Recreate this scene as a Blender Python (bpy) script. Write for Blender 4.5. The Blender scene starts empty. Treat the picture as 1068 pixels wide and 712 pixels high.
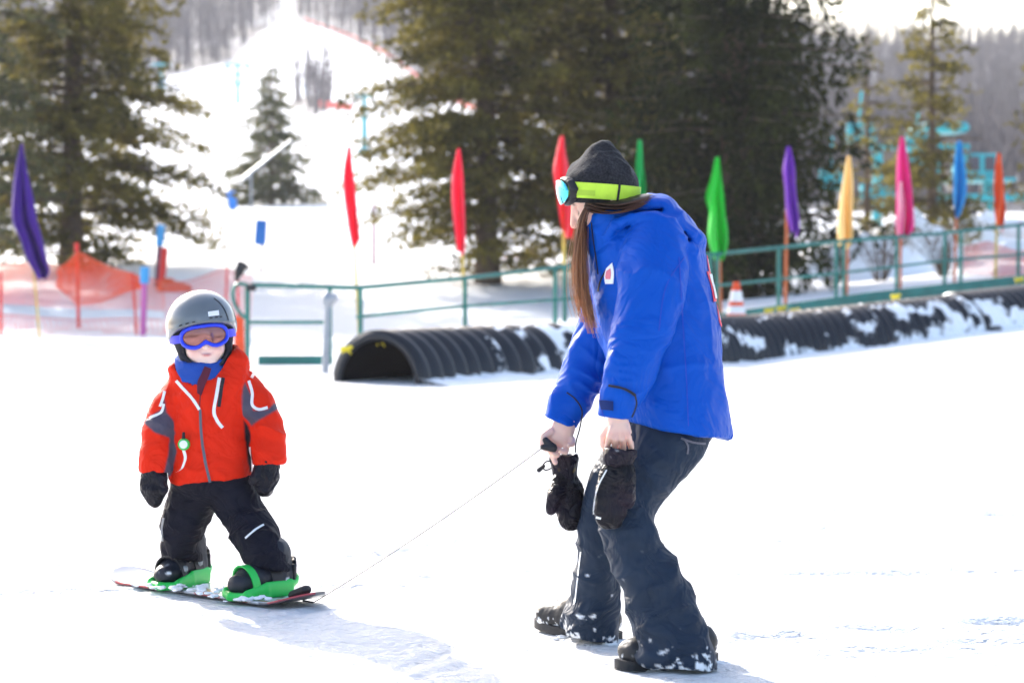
import bpy, math, random
import numpy as np
from mathutils import Vector, Matrix
from mathutils.bvhtree import BVHTree

random.seed(7)
RNG = np.random.default_rng(11)
R = math.radians
scene = bpy.context.scene
COL = scene.collection

# ------------------------------------------------------------------ camera
F = 2522.0                    # focal length in photograph pixels (1068 wide)
CH = 1.11                     # camera height
PITCH = R(2.07)
cam_d = bpy.data.cameras.new('camera')
cam = bpy.data.objects.new('camera', cam_d)
COL.objects.link(cam)
cam_d.sensor_width = 36
cam_d.lens = F * 36 / 1068
cam_d.clip_start = 0.1
cam_d.clip_end = 3000
cam.location = (0, 0, CH)
cam.rotation_euler = (R(90) - PITCH, 0, 0)
cam_d.dof.use_dof = True
cam_d.dof.focus_distance = 7.15
cam_d.dof.aperture_fstop = 4.2
cam_d.dof.aperture_blades = 0
scene.camera = cam

# ------------------------------------------------------------------ light
SUN_AZ, SUN_EL = R(-29), R(27)
world = bpy.data.worlds.new('World')
scene.world = world
world.use_nodes = True
wn, wl = world.node_tree.nodes, world.node_tree.links
wn.clear()
wo = wn.new('ShaderNodeOutputWorld')
wb = wn.new('ShaderNodeBackground')
ws = wn.new('ShaderNodeTexSky')
ws.sky_type = 'NISHITA'
ws.sun_disc = False
ws.sun_elevation = SUN_EL
ws.sun_rotation = SUN_AZ
ws.altitude = 300
ws.air_density = 1.0
ws.dust_density = 4.0
ws.ozone_density = 1.0
wb.inputs['Strength'].default_value = 0.15
wl.new(ws.outputs[0], wb.inputs[0])
wl.new(wb.outputs[0], wo.inputs[0])
sun_d = bpy.data.lights.new('sun', 'SUN')
sun_d.energy = 2.9
sun_d.angle = R(0.6)
sun_d.color = (1.0, 0.96, 0.91)
sun = bpy.data.objects.new('sun', sun_d)
COL.objects.link(sun)
sdir = Vector((math.sin(SUN_AZ) * math.cos(SUN_EL), math.cos(SUN_AZ) * math.cos(SUN_EL), math.sin(SUN_EL)))
sun.rotation_euler = (-sdir).to_track_quat('-Z', 'Y').to_euler()
sun.location = (-10, 20, 15)
scene.view_settings.view_transform = 'Standard'
scene.view_settings.look = 'None'
scene.view_settings.gamma = 1
scene.view_settings.exposure = 1.65
scene.render.engine = 'CYCLES'
scene.cycles.use_denoising = True
scene.cycles.max_bounces = 7
scene.cycles.diffuse_bounces = 4
scene.cycles.volume_bounces = 1
scene.cycles.transparent_max_bounces = 12

# ------------------------------------------------------------------ helpers
FW = np.array((0, math.cos(PITCH), -math.sin(PITCH)))
UP = np.array((0, math.sin(PITCH), math.cos(PITCH)))
RT = np.array((1.0, 0, 0))
CAM = np.array((0, 0, CH))

def P(px, py, d):
    """the point that stands at this column and row of the photograph, d metres away"""
    return CAM + d * (FW + RT * (px - 534) / F - UP * (py - 356) / F)

def rp(r, d):
    return r * d / F

def sstep(a, b, x):
    t = np.clip((x - a) / (b - a), 0, 1)
    return t * t * (3 - 2 * t)

_perm = np.random.default_rng(3).permutation(256)
_perm = np.concatenate([_perm, _perm, _perm])
_grad = np.random.default_rng(4).normal(size=(256, 3))
_grad /= np.linalg.norm(_grad, axis=1)[:, None]

def noise(p, f=1.0, seed=0.0):
    """gradient noise, about -1..1"""
    p = np.asarray(p, float) * f + seed * 17.31
    i = np.floor(p).astype(int)
    fr = p - i
    i &= 255
    u = fr * fr * fr * (fr * (fr * 6 - 15) + 10)
    out = 0
    for dx in (0, 1):
        wx = u[..., 0] if dx else 1 - u[..., 0]
        for dy in (0, 1):
            wy = u[..., 1] if dy else 1 - u[..., 1]
            for dz in (0, 1):
                wz = u[..., 2] if dz else 1 - u[..., 2]
                h = _perm[_perm[_perm[(i[..., 0] + dx) & 255] + ((i[..., 1] + dy) & 255)] + ((i[..., 2] + dz) & 255)]
                g = _grad[h]
                out = out + wx * wy * wz * (g[..., 0] * (fr[..., 0] - dx) + g[..., 1] * (fr[..., 1] - dy) + g[..., 2] * (fr[..., 2] - dz))
    return out * 1.6

def fbm(p, f, seed=0, o=3):
    a, t = 1.0, 0
    for k in range(o):
        t = t + a * noise(p, f * 2 ** k, seed + k)
        a *= 0.5
    return t

# ---- materials
def mat(name, color, rough=0.8, var=0.0, vscale=8.0, bump=0.0, bscale=60.0, metal=0.0, attr=None, spec=0.4,
        sheen=0.0, transl=0.0, sss=0.0, coat=0.0, bdist=0.01, detail=4, wave=None, crease=0.0, cscale=14.0):
    m = bpy.data.materials.new(name)
    m.use_nodes = True
    nt = m.node_tree
    n, l = nt.nodes, nt.links
    b = n['Principled BSDF']
    out = n['Material Output']
    b.inputs['Base Color'].default_value = (*color, 1)
    b.inputs['Roughness'].default_value = rough
    b.inputs['Metallic'].default_value = metal
    b.inputs['Specular IOR Level'].default_value = spec
    if sheen:
        b.inputs['Sheen Weight'].default_value = sheen
        b.inputs['Sheen Roughness'].default_value = 0.5
    if sss:
        b.inputs['Subsurface Weight'].default_value = sss
        b.inputs['Subsurface Radius'].default_value = (0.012, 0.004, 0.002)
        b.inputs['Subsurface Scale'].default_value = 1.0
    if coat:
        b.inputs['Coat Weight'].default_value = coat
        b.inputs['Coat Roughness'].default_value = 0.08
    tc = n.new('ShaderNodeTexCoord')
    src = None
    if attr:
        a = n.new('ShaderNodeAttribute')
        a.attribute_name = attr
        src = a.outputs['Color']
        l.new(src, b.inputs['Base Color'])
    if var:
        nz = n.new('ShaderNodeTexNoise')
        nz.inputs['Scale'].default_value = vscale
        nz.inputs['Detail'].default_value = 5
        l.new(tc.outputs['Object'], nz.inputs['Vector'])
        mr = n.new('ShaderNodeMapRange')
        mr.inputs['From Min'].default_value = 0.3
        mr.inputs['From Max'].default_value = 0.7
        mr.inputs['To Min'].default_value = 1 - var
        mr.inputs['To Max'].default_value = 1 + var
        l.new(nz.outputs[0], mr.inputs[0])
        vm = n.new('ShaderNodeVectorMath')
        vm.operation = 'SCALE'
        if src is not None:
            l.new(src, vm.inputs[0])
        else:
            vm.inputs[0].default_value = color
        l.new(mr.outputs[0], vm.inputs['Scale'])
        l.new(vm.outputs[0], b.inputs['Base Color'])
    if bump:
        nb = n.new('ShaderNodeTexNoise')
        nb.inputs['Scale'].default_value = bscale
        nb.inputs['Detail'].default_value = detail
        l.new(tc.outputs['Object'], nb.inputs['Vector'])
        bp = n.new('ShaderNodeBump')
        bp.inputs['Strength'].default_value = bump
        bp.inputs['Distance'].default_value = bdist
        l.new(nb.outputs[0], bp.inputs['Height'])
        if wave:
            wv = n.new('ShaderNodeTexWave')
            wv.inputs['Scale'].default_value = wave
            wv.bands_direction = 'DIAGONAL'
            l.new(tc.outputs['Object'], wv.inputs['Vector'])
            bp2 = n.new('ShaderNodeBump')
            bp2.inputs['Strength'].default_value = bump * 0.6
            bp2.inputs['Distance'].default_value = 0.002
            l.new(wv.outputs[1], bp2.inputs['Height'])
            l.new(bp.outputs[0], bp2.inputs['Normal'])
            l.new(bp2.outputs[0], b.inputs['Normal'])
        elif crease:
            nc = n.new('ShaderNodeTexNoise')
            nc.inputs['Scale'].default_value = cscale
            nc.inputs['Detail'].default_value = 3
            nc.inputs['Distortion'].default_value = 0.8
            l.new(tc.outputs['Object'], nc.inputs['Vector'])
            b3 = n.new('ShaderNodeBump')
            b3.inputs['Strength'].default_value = crease
            b3.inputs['Distance'].default_value = 0.03
            s1 = n.new('ShaderNodeMath'); s1.operation = 'SUBTRACT'; s1.inputs[1].default_value = 0.5
            s2 = n.new('ShaderNodeMath'); s2.operation = 'ABSOLUTE'
            s3 = n.new('ShaderNodeMath'); s3.operation = 'MULTIPLY'; s3.inputs[1].default_value = 5.0; s3.use_clamp = True
            l.new(nc.outputs[0], s1.inputs[0]); l.new(s1.outputs[0], s2.inputs[0]); l.new(s2.outputs[0], s3.inputs[0])
            l.new(s3.outputs[0], b3.inputs['Height'])
            l.new(bp.outputs[0], b3.inputs['Normal'])
            l.new(b3.outputs[0], b.inputs['Normal'])
        else:
            l.new(bp.outputs[0], b.inputs['Normal'])
    if transl:
        tr = n.new('ShaderNodeBsdfTranslucent')
        tr.inputs['Color'].default_value = (*color, 1)
        if attr:
            l.new(src, tr.inputs['Color'])
        mx = n.new('ShaderNodeMixShader')
        mx.inputs[0].default_value = transl
        l.new(b.outputs[0], mx.inputs[1])
        l.new(tr.outputs[0], mx.inputs[2])
        l.new(mx.outputs[0], out.inputs['Surface'])
    return m

# ---- object helpers
def tag(o, label=None, cat=None, group=None, kind=None):
    if label: o['label'] = label
    if cat: o['category'] = cat
    if group: o['group'] = group
    if kind: o['kind'] = kind
    return o

def thing(name, label, cat, loc=(0, 0, 0), group=None):
    o = bpy.data.objects.new(name, None)
    COL.objects.link(o)
    o.empty_display_size = 0.1
    o.location = tuple(float(c) for c in loc)
    return tag(o, label, cat, group)

def meshobj(name, V, faces, m, parent=None, smooth=True, cols=None):
    """world-space vertices -> one mesh object (origin moved to its parent's place)"""
    V = np.asarray(V, float)
    if parent is not None:
        V = V - world_loc(parent)
    me = bpy.data.meshes.new(name)
    if isinstance(faces, np.ndarray):
        nf, k = faces.shape
        me.vertices.add(len(V))
        me.vertices.foreach_set('co', V.astype('f4').ravel())
        me.loops.add(nf * k)
        me.loops.foreach_set('vertex_index', faces.astype('i4').ravel())
        me.polygons.add(nf)
        me.polygons.foreach_set('loop_start', np.arange(0, nf * k, k, dtype='i4'))
        me.update(calc_edges=True)
    else:
        me.from_pydata([tuple(v) for v in V], [], faces)
        me.update()
    if cols is not None:
        ca = me.color_attributes.new('Col', 'FLOAT_COLOR', 'POINT')
        c4 = np.ones((len(V), 4), 'f4')
        c4[:, :3] = cols
        ca.data.foreach_set('color', c4.ravel())
    me.materials.append(m)
    me.polygons.foreach_set('use_smooth', np.full(len(me.polygons), smooth))
    o = bpy.data.objects.new(name, me)
    COL.objects.link(o)
    if parent is not None:
        o.parent = parent
    return o

def world_loc(o):
    v = np.zeros(3)
    while o is not None:
        v = v + np.array(o.location)
        o = o.parent
    return v

def orient(V, faces):
    return V, faces

class MB:
    """collects boxes, tubes and sheets for one mesh"""
    def __init__(s):
        s.v, s.f = [], []
    def add(s, V, faces):
        o = len(s.v)
        s.v += [tuple(map(float, v)) for v in V]
        s.f += [tuple(int(i) + o for i in f) for f in faces]
        return s
    def tube(s, pts, rad, n=8, cap=True):
        pts = np.asarray(pts, float)
        k = len(pts)
        rad = np.broadcast_to(np.asarray(rad, float), (k,))
        V = []
        ref = None
        for i in range(k):
            t = pts[min(i + 1, k - 1)] - pts[max(i - 1, 0)]
            t = t / (np.linalg.norm(t) + 1e-12)
            if ref is None:
                ref = np.array((0, 0, 1.0)) if abs(t[2]) < 0.9 else np.array((1.0, 0, 0))
            u = ref - t * ref.dot(t)
            u /= np.linalg.norm(u) + 1e-12
            ref = u
            w = np.cross(t, u)
            for j in range(n):
                a = 2 * math.pi * j / n
                V.append(pts[i] + rad[i] * (math.cos(a) * u + math.sin(a) * w))
        Fc = []
        for i in range(k - 1):
            for j in range(n):
                Fc.append((i * n + j, i * n + (j + 1) % n, (i + 1) * n + (j + 1) % n, (i + 1) * n + j))
        if cap:
            Fc.append(tuple(range(n))[::-1])
            Fc.append(tuple((k - 1) * n + j for j in range(n)))
        return s.add(V, Fc)
    def box(s, c, size, M=None, bev=0.0):
        c = np.asarray(c, float)
        hx, hy, hz = [q / 2 for q in size]
        if bev <= 0:
            V = np.array([(x, y, z) for z in (-hz, hz) for y in (-hy, hy) for x in (-hx, hx)])
            Fc = [(0, 2, 3, 1), (4, 5, 7, 6), (0, 1, 5, 4), (2, 6, 7, 3), (0, 4, 6, 2), (1, 3, 7, 5)]
        else:
            b = min(bev, hx, hy, hz)
            V, idx = [], {}
            for sx in (-1, 1):
                for sy in (-1, 1):
                    for sz in (-1, 1):
                        for ax in range(3):
                            p = [sx * (hx - b), sy * (hy - b), sz * (hz - b)]
                            p[ax] = (sx * hx, sy * hy, sz * hz)[ax]
                            idx[(sx, sy, sz, ax)] = len(V)
                            V.append(p)
            V = np.array(V)
            Fc = []
            for ax in range(3):
                o1, o2 = [a for a in range(3) if a != ax]
                for sg in (-1, 1):
                    q = []
                    for a, b2 in ((-1, -1), (1, -1), (1, 1), (-1, 1)):
                        k = [0, 0, 0]; k[ax] = sg; k[o1] = a; k[o2] = b2
                        q.append(idx[(*k, ax)])
                    Fc.append(tuple(q))
            for ax in range(3):
                o1, o2 = [a for a in range(3) if a != ax]
                for a in (-1, 1):
                    for b2 in (-1, 1):
                        k1 = [0, 0, 0]; k2 = [0, 0, 0]
                        k1[ax] = -1; k2[ax] = 1
                        for k in (k1, k2):
                            k[o1] = a; k[o2] = b2
                        Fc.append((idx[(*k1, o1)], idx[(*k2, o1)], idx[(*k2, o2)], idx[(*k1, o2)]))
            for sx in (-1, 1):
                for sy in (-1, 1):
                    for sz in (-1, 1):
                        Fc.append(tuple(idx[(sx, sy, sz, a)] for a in range(3)))
        if M is not None:
            V = V @ np.asarray(M).T
        return s.add(V + c, Fc)
    def sheet(s, grid, thick=0.0, nrm=None):
        """grid: (a, b, 3) points -> quads, doubled into a thin solid when thick"""
        g = np.asarray(grid, float)
        a, b = g.shape[:2]
        q = [(i * b + j, i * b + j + 1, (i + 1) * b + j + 1, (i + 1) * b + j) for i in range(a - 1) for j in range(b - 1)]
        if not thick:
            return s.add(g.reshape(-1, 3), q)
        if nrm is None:
            du = np.gradient(g, axis=0)
            dv = np.gradient(g, axis=1)
            nrm = np.cross(du, dv)
            nrm /= np.linalg.norm(nrm, axis=2)[..., None] + 1e-12
        g2 = g + nrm * thick
        V = np.concatenate([g.reshape(-1, 3), g2.reshape(-1, 3)])
        o = a * b
        Fc = [tuple(reversed(f)) for f in q] + [tuple(i + o for i in f) for f in q]
        ring = [j for j in range(b)] + [i * b + b - 1 for i in range(1, a)] + [(a - 1) * b + j for j in range(b - 2, -1, -1)] + [i * b for i in range(a - 2, 0, -1)]
        for i in range(len(ring)):
            p, r2 = ring[i], ring[(i + 1) % len(ring)]
            Fc.append((p, r2, r2 + o, p + o))
        return s.add(V, Fc)
    def build(s, name, m, parent=None, smooth=True):
        import bmesh
        o = meshobj(name, s.v, s.f, m, parent, smooth)
        bm = bmesh.new()
        bm.from_mesh(o.data)
        bmesh.ops.recalc_face_normals(bm, faces=bm.faces)
        bm.to_mesh(o.data)
        bm.free()
        if smooth:
            try:
                o.data.set_sharp_from_angle(angle=R(40))
            except Exception:
                pass
        return o

# ---- signed-distance volumes -> smooth cloth and skin surfaces
class Vol:
    def __init__(s, lo, hi, h):
        s.lo = np.asarray(lo, float)
        s.h = h
        s.n = np.ceil((np.asarray(hi) - s.lo) / h).astype(int) + 1
        s.d = np.full(s.n, 0.2, 'f4')
    def _block(s, lo, hi):
        a = np.clip(np.floor((lo - s.lo) / s.h).astype(int), 0, s.n)
        b = np.clip(np.ceil((hi - s.lo) / s.h).astype(int) + 1, 0, s.n)
        if (b <= a).any():
            return None, None
        ax = [s.lo[k] + s.h * np.arange(a[k], b[k]) for k in range(3)]
        G = np.stack(np.meshgrid(*ax, indexing='ij'), -1)
        return (slice(a[0], b[0]), slice(a[1], b[1]), slice(a[2], b[2])), G
    def _put(s, sl, v, k, op):
        d = s.d[sl]
        if op == 'sub':
            v = -v
            if k > 0:
                hh = np.clip(0.5 + 0.5 * (v - d) / k, 0, 1)
                r = d + (v - d) * hh + k * hh * (1 - hh)
            else:
                r = np.maximum(d, v)
        else:
            if k > 0:
                hh = np.clip(0.5 + 0.5 * (d - v) / k, 0, 1)
                r = d + (v - d) * hh - k * hh * (1 - hh)
            else:
                r = np.minimum(d, v)
        s.d[sl] = r
    def seg(s, a, b, ra, rb, side=(0, 1, 0), k=0.01, op='add'):
        """ra, rb: (radius along side, radius across)"""
        a, b = np.asarray(a, float), np.asarray(b, float)
        ra = np.broadcast_to(np.asarray(ra, float), (2,))
        rb = np.broadcast_to(np.asarray(rb, float), (2,))
        w = b - a
        L = np.linalg.norm(w) + 1e-9
        w = w / L
        side = np.asarray(side, float)
        u = side - w * side.dot(w)
        u /= np.linalg.norm(u) + 1e-9
        v = np.cross(w, u)
        rm = max(ra.max(), rb.max()) + 2.5 * k + 3 * s.h
        sl, G = s._block(np.minimum(a, b) - rm, np.maximum(a, b) + rm)
        if sl is None:
            return s
        q = G - a
        qw = q @ w
        t = np.clip(qw / L, 0, 1)
        ru = ra[0] + (rb[0] - ra[0]) * t
        rv = ra[1] + (rb[1] - ra[1]) * t
        rw = np.minimum(ru, rv)
        x, y, z = (q @ u) / ru, (q @ v) / rv, (qw - t * L) / rw
        kk = np.sqrt(x * x + y * y + z * z) + 1e-9
        g = np.sqrt((x / ru) ** 2 + (y / rv) ** 2 + (z / rw) ** 2) + 1e-9
        s._put(sl, (kk * (kk - 1) / g).astype('f4'), k, op)
        return s
    def ell(s, c, rad, axes=None, k=0.01, op='add'):
        c = np.asarray(c, float)
        rad = np.asarray(rad, float)
        A = np.eye(3) if axes is None else np.asarray(axes, float)
        rm = rad.max() + 2.5 * k + 3 * s.h
        sl, G = s._block(c - rm, c + rm)
        if sl is None:
            return s
        q = (G - c) @ A.T / rad
        kk = np.sqrt((q * q).sum(-1)) + 1e-9
        g = np.sqrt(((q / rad) ** 2).sum(-1)) + 1e-9
        s._put(sl, (kk * (kk - 1) / g).astype('f4'), k, op)
        return s
    def tube(s, pts, ru, rv, side=(0, 1, 0), k=0.008, sub=3, op='add'):
        pts = np.asarray(pts, float)
        n = len(pts)
        D = np.concatenate([pts, np.broadcast_to(np.asarray(ru, float), (n,))[:, None], np.broadcast_to(np.asarray(rv, float), (n,))[:, None]], 1)
        S = spline(D, sub)
        for i in range(len(S) - 1):
            s.seg(S[i, :3], S[i + 1, :3], S[i, 3:], S[i + 1, 3:], side, k, op)
        return s
    def cut(s, p, nrm, k=0.0, lo=None, hi=None):
        """keep the side the normal points away from"""
        nrm = np.asarray(nrm, float)
        nrm = nrm / np.linalg.norm(nrm)
        lo = s.lo if lo is None else np.asarray(lo)
        hi = s.lo + s.h * s.n if hi is None else np.asarray(hi)
        sl, G = s._block(lo, hi)
        v = -((G - np.asarray(p)) @ nrm)
        s._put(sl, v.astype('f4'), k, 'sub')
        return s
    def mesh(s, smooth=1):
        d = s.d
        for ax in range(3):
            i0 = [slice(None)] * 3
            for e in (0, -1):
                i0[ax] = e
                d[tuple(i0)] = np.maximum(d[tuple(i0)], 0.01)
        neg = d < 0
        n = np.array(d.shape)
        c = [neg[i:n[0] - 1 + i, j:n[1] - 1 + j, k:n[2] - 1 + k] for i in (0, 1) for j in (0, 1) for k in (0, 1)]
        cnt = sum(q.astype('i1') for q in c)
        act = (cnt > 0) & (cnt < 8)
        idx = np.full(act.shape, -1, 'i4')
        ii = np.argwhere(act)
        idx[act] = np.arange(len(ii))
        acc = np.zeros((len(ii), 3))
        w = np.zeros(len(ii))
        cor = [(i, j, k) for i in (0, 1) for j in (0, 1) for k in (0, 1)]
        val = {q: d[ii[:, 0] + q[0], ii[:, 1] + q[1], ii[:, 2] + q[2]] for q in cor}
        for a in cor:
            for ax in range(3):
                if a[ax] == 0:
                    b = list(a); b[ax] = 1; b = tuple(b)
                    va, vb = val[a], val[b]
                    m = (va < 0) != (vb < 0)
                    t = np.where(m, va / np.where(m, va - vb, 1), 0)
                    p = np.array(a, float)[None, :].repeat(len(ii), 0)
                    p[:, ax] += t
                    acc += p * m[:, None]
                    w += m
        V = s.lo + s.h * (ii + acc / w[:, None])
        faces = []
        for ax in range(3):
            o1, o2 = [(1, 2), (2, 0), (0, 1)][ax]
            sa = [slice(None)] * 3; sa[ax] = slice(0, -1)
            sb = [slice(None)] * 3; sb[ax] = slice(1, None)
            A, B = neg[tuple(sa)], neg[tuple(sb)]
            e = np.argwhere(A != B)
            ok = (e[:, o1] > 0) & (e[:, o2] > 0) & (e[:, o1] < n[o1] - 1) & (e[:, o2] < n[o2] - 1)
            e = e[ok]
            q = []
            for a, b in ((0, 0), (-1, 0), (-1, -1), (0, -1)):
                f = e.copy()
                f[:, o1] += a
                f[:, o2] += b
                q.append(idx[f[:, 0], f[:, 1], f[:, 2]])
            q = np.stack(q, 1)
            flip = ~A[e[:, 0], e[:, 1], e[:, 2]]
            q[flip] = q[flip][:, ::-1]
            faces.append(q)
        Fc = np.concatenate(faces)
        Fc = Fc[(Fc >= 0).all(1)]
        for _ in range(smooth):
            V = lap(V, Fc, 0.5)
        return V, Fc

def spline(D, sub):
    D = np.asarray(D, float)
    n = len(D)
    if n < 3 or sub < 2:
        return D
    out = []
    for i in range(n - 1):
        p0, p1, p2, p3 = D[max(i - 1, 0)], D[i], D[i + 1], D[min(i + 2, n - 1)]
        for j in range(sub):
            t = j / sub
            out.append(0.5 * ((2 * p1) + (-p0 + p2) * t + (2 * p0 - 5 * p1 + 4 * p2 - p3) * t * t + (-p0 + 3 * p1 - 3 * p2 + p3) * t ** 3))
    out.append(D[-1])
    return np.array(out)

def lap(V, Fc, f=0.5):
    acc = np.zeros_like(V)
    w = np.zeros(len(V))
    for a, b in ((0, 1), (1, 2), (2, 3), (3, 0)):
        for x, y in ((a, b), (b, a)):
            for c in range(3):
                acc[:, c] += np.bincount(Fc[:, x], V[Fc[:, y], c], len(V))
            w += np.bincount(Fc[:, x], minlength=len(V))
    return V + (acc / np.maximum(w, 1)[:, None] - V) * f

def vnorm(V, Fc):
    n = np.cross(V[Fc[:, 2]] - V[Fc[:, 0]], V[Fc[:, 3]] - V[Fc[:, 1]])
    N = np.zeros_like(V)
    for k in range(4):
        for c in range(3):
            N[:, c] += np.bincount(Fc[:, k], n[:, c], len(V))
    return N / (np.linalg.norm(N, axis=1)[:, None] + 1e-12)

def folds(V, axis, fa, fc, seed, sharp=1.0, warp=0.6):
    """ridged cloth folds: quick change along axis, slow change across it; 0..1"""
    axis = np.asarray(axis, float)
    axis = axis / np.linalg.norm(axis)
    w = np.stack([noise(V, 7, seed + 5), noise(V, 7, seed + 6), noise(V, 7, seed + 7)], 1)
    Q = V + w * 0.03 * warp
    al = Q @ axis
    q = Q - al[:, None] * axis
    W = q * fc * 1.15 + (al * fa * 0.7)[:, None] * axis
    nn_ = np.abs(noise(W, 1, seed))
    return 0.75 * np.clip(1 - nn_ * 2.4, -0.6, 1) + 0.3 * np.exp(-nn_ / 0.09)

def near(V, p, r):
    return np.exp(-((V - np.asarray(p)) ** 2).sum(1) / (r * r))

def bvh_of(V, Fc):
    return BVHTree.FromPolygons([tuple(v) for v in V], [tuple(int(i) for i in f) for f in Fc])

def hit(bvh, o, d):
    r = bvh.ray_cast(Vector(o), Vector(d))
    if r[0] is None:
        r2 = bvh.find_nearest(Vector(o) + Vector(d) * 1.0)
        return None, None
    n = np.array(r[1])
    if n.dot(np.array(d)) > 0:
        n = -n
    return np.array(r[0]), n

def drape_px(bvh, left, right, m, name, parent, off=0.002, nsub=6, across=3, thick=0.002):
    """a strip lying on a surface; left and right edges given where the photograph shows them"""
    Lp, Rp = spline(np.array(left, float), nsub), spline(np.array(right, float), nsub)
    g = []
    last = None
    for a, b in zip(Lp, Rp):
        row = []
        for j in range(across):
            q = a + (b - a) * j / (across - 1)
            d = P(q[0], q[1], 1.0) - CAM
            d = d / np.linalg.norm(d)
            h, n = hit(bvh, CAM, d)
            if h is None:
                if last is None:
                    h, n = P(q[0], q[1], 7), -FW
                else:
                    t = np.dot(last - CAM, d)
                    h, n = CAM + d * t, -d
            last = h
            row.append(h + n * off)
        g.append(row)
    return MB().sheet(np.array(g), 0).build(name, m, parent) if not thick else solid_sheet(np.array(g), thick, m, name, parent)

def solid_sheet(g, thick, m, name, parent):
    du, dv = np.gradient(g, axis=0), np.gradient(g, axis=1)
    n = np.cross(du, dv)
    n /= np.linalg.norm(n, axis=2)[..., None] + 1e-12
    view = g - CAM
    sg = np.sign((n * view).sum(2))[..., None]
    n = -n * sg
    return MB().sheet(g, thick, n).build(name, m, parent)

def strip(pts, w):
    """two edges of a band of width w px round a px polyline"""
    pts = np.array(pts, float)
    t = np.gradient(pts, axis=0)
    t /= np.linalg.norm(t, axis=1)[:, None] + 1e-9
    n = np.stack([-t[:, 1], t[:, 0]], 1) * w / 2
    return pts + n, pts - n

def wrap_band(bvh, c, axis, ref, hw, m, name, parent, off=0.003, n=72, th=0.0025, a0=0, a1=360, lift=None, rows=5, rad=0.4):
    """a band pulled round a body: rays run inwards to the axis and stop on the surface"""
    c = np.asarray(c, float)
    axis = np.asarray(axis, float) / np.linalg.norm(axis)
    ref = np.asarray(ref, float)
    u = ref - axis * ref.dot(axis)
    u /= np.linalg.norm(u)
    v = np.cross(axis, u)
    closed = (a1 - a0) >= 360
    g, N = [], []
    for i in range(n + 1):
        a = R(a0 + (a1 - a0) * i / n)
        dr = math.cos(a) * u + math.sin(a) * v
        row, rn = [], []
        for j in range(rows):
            h = (j / (rows - 1) - 0.5) * 2 * hw
            base = c + axis * (h + (lift(a) if lift else 0))
            hp, nn = hit(bvh, base + dr * rad, -dr)
            if hp is None:
                hp, nn = base + dr * 0.05, dr
            row.append(hp + dr * off)
            rn.append(dr)
        g.append(row)
        N.append(rn)
    g, N = np.array(g), np.array(N)
    # even out
    for _ in range(2):
        g[1:-1] = (g[:-2] + 2 * g[1:-1] + g[2:]) / 4
    return MB().sheet(g, th, N).build(name, m, parent)

# ------------------------------------------------------------------ terrain
RAIL = [(120, 24.0), (258, 24.0), (375, 24.0), (485, 25.0), (588, 26.2), (745, 28.4), (872, 29.5), (985, 30.5), (1100, 31.5), (1300, 33.5)]
_rx = np.array([(p - 534) / F * d for p, d in RAIL])
_rd = np.array([d for p, d in RAIL])

_py = [0, 34, 38, 45, 60, 80, 110, 150, 200, 300, 420, 480, 700, 1500]
def hill_z(d, py):
    return CH + (265 - py) / F * d
_pzl = [0, 0.02, 0.25, 0.92, 1.7, 2.75, 5.0, 9.5, hill_z(200, 90), hill_z(300, 25), hill_z(420, -40), hill_z(480, -45), 70, 60]
_pzr = [0, 0.02, 0.25, 0.92, 1.5, 2.2, 3.4, 6.5, hill_z(200, 175), hill_z(300, 95), hill_z(420, 54), hill_z(480, 48), 55, 50]

def ground(x, y):
    x, y = np.asarray(x, float), np.asarray(y, float)
    yr = np.interp(x, _rx, _rd)
    low = np.clip(0.085 * (x - 2.3), 0, 0.42) * sstep(12, 24, y)
    high = np.clip(0.07 + 0.098 * x, 0, 0.85)
    w = sstep(yr - 1.5, yr - 0.35, y)
    z = low + (np.maximum(high, low) - low) * w
    b = x / np.maximum(y, 1.0)
    t = sstep(-0.02, 0.16, b)
    pr = np.interp(y, _py, _pzl) * (1 - t) + np.interp(y, _py, _pzr) * t
    z = np.maximum(z, pr)
    far = sstep(50, 150, y)
    q = np.stack([x, y, np.zeros_like(x)], -1)
    z = z + far * 1.6 * noise(q, 0.02, 3) * sstep(60, 260, y)
    calm = 1 - 0.85 * sstep(16, 19, y) * sstep(36, 33, y) * sstep(-3.5, -1.5, x)
    z = z + (0.035 * noise(q, 0.35, 5) * sstep(8, 14, y) + 0.05 * noise(q, 0.13, 6) * sstep(12, 30, y)) * calm
    return z

def G(px, d, lift=0.0):
    x = (px - 534) / F * d
    y = d * math.cos(PITCH)
    for _ in range(4):
        z = float(ground(x, y))
        y = (d + (z - CH) * math.sin(PITCH)) / math.cos(PITCH)
    return np.array((x, y, float(ground(x, y)) + lift))

# forest mask over the far hillside, in bearing and distance
def run_mask(x, y):
    """1 on open snow, 0 in woodland"""
    b = x / np.maximum(y, 1)
    px = 534 + b * F
    q = np.stack([x, y, np.zeros_like(x)], -1)
    wob = 14 * noise(q, 0.03, 9)
    edge = np.interp(y, [100, 140, 175, 210, 260, 300, 420], [720, 640, 480, 440, 380, 318, 300])
    left = np.interp(y, [100, 150, 200, 240, 300, 420], [-900, -200, 150, 235, 285, 290])
    m = sstep(0, 14, edge + wob - px) * sstep(0, 14, px - left + wob)
    # clump of bare trees standing in the middle of the run
    cl = np.exp(-(((px - 325) / 27) ** 2 + ((y - 172) / 24) ** 2))
    m = m * (1 - sstep(0.42, 0.6, cl))
    m = np.where(y < 92, 1.0, m)
    return m

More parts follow.
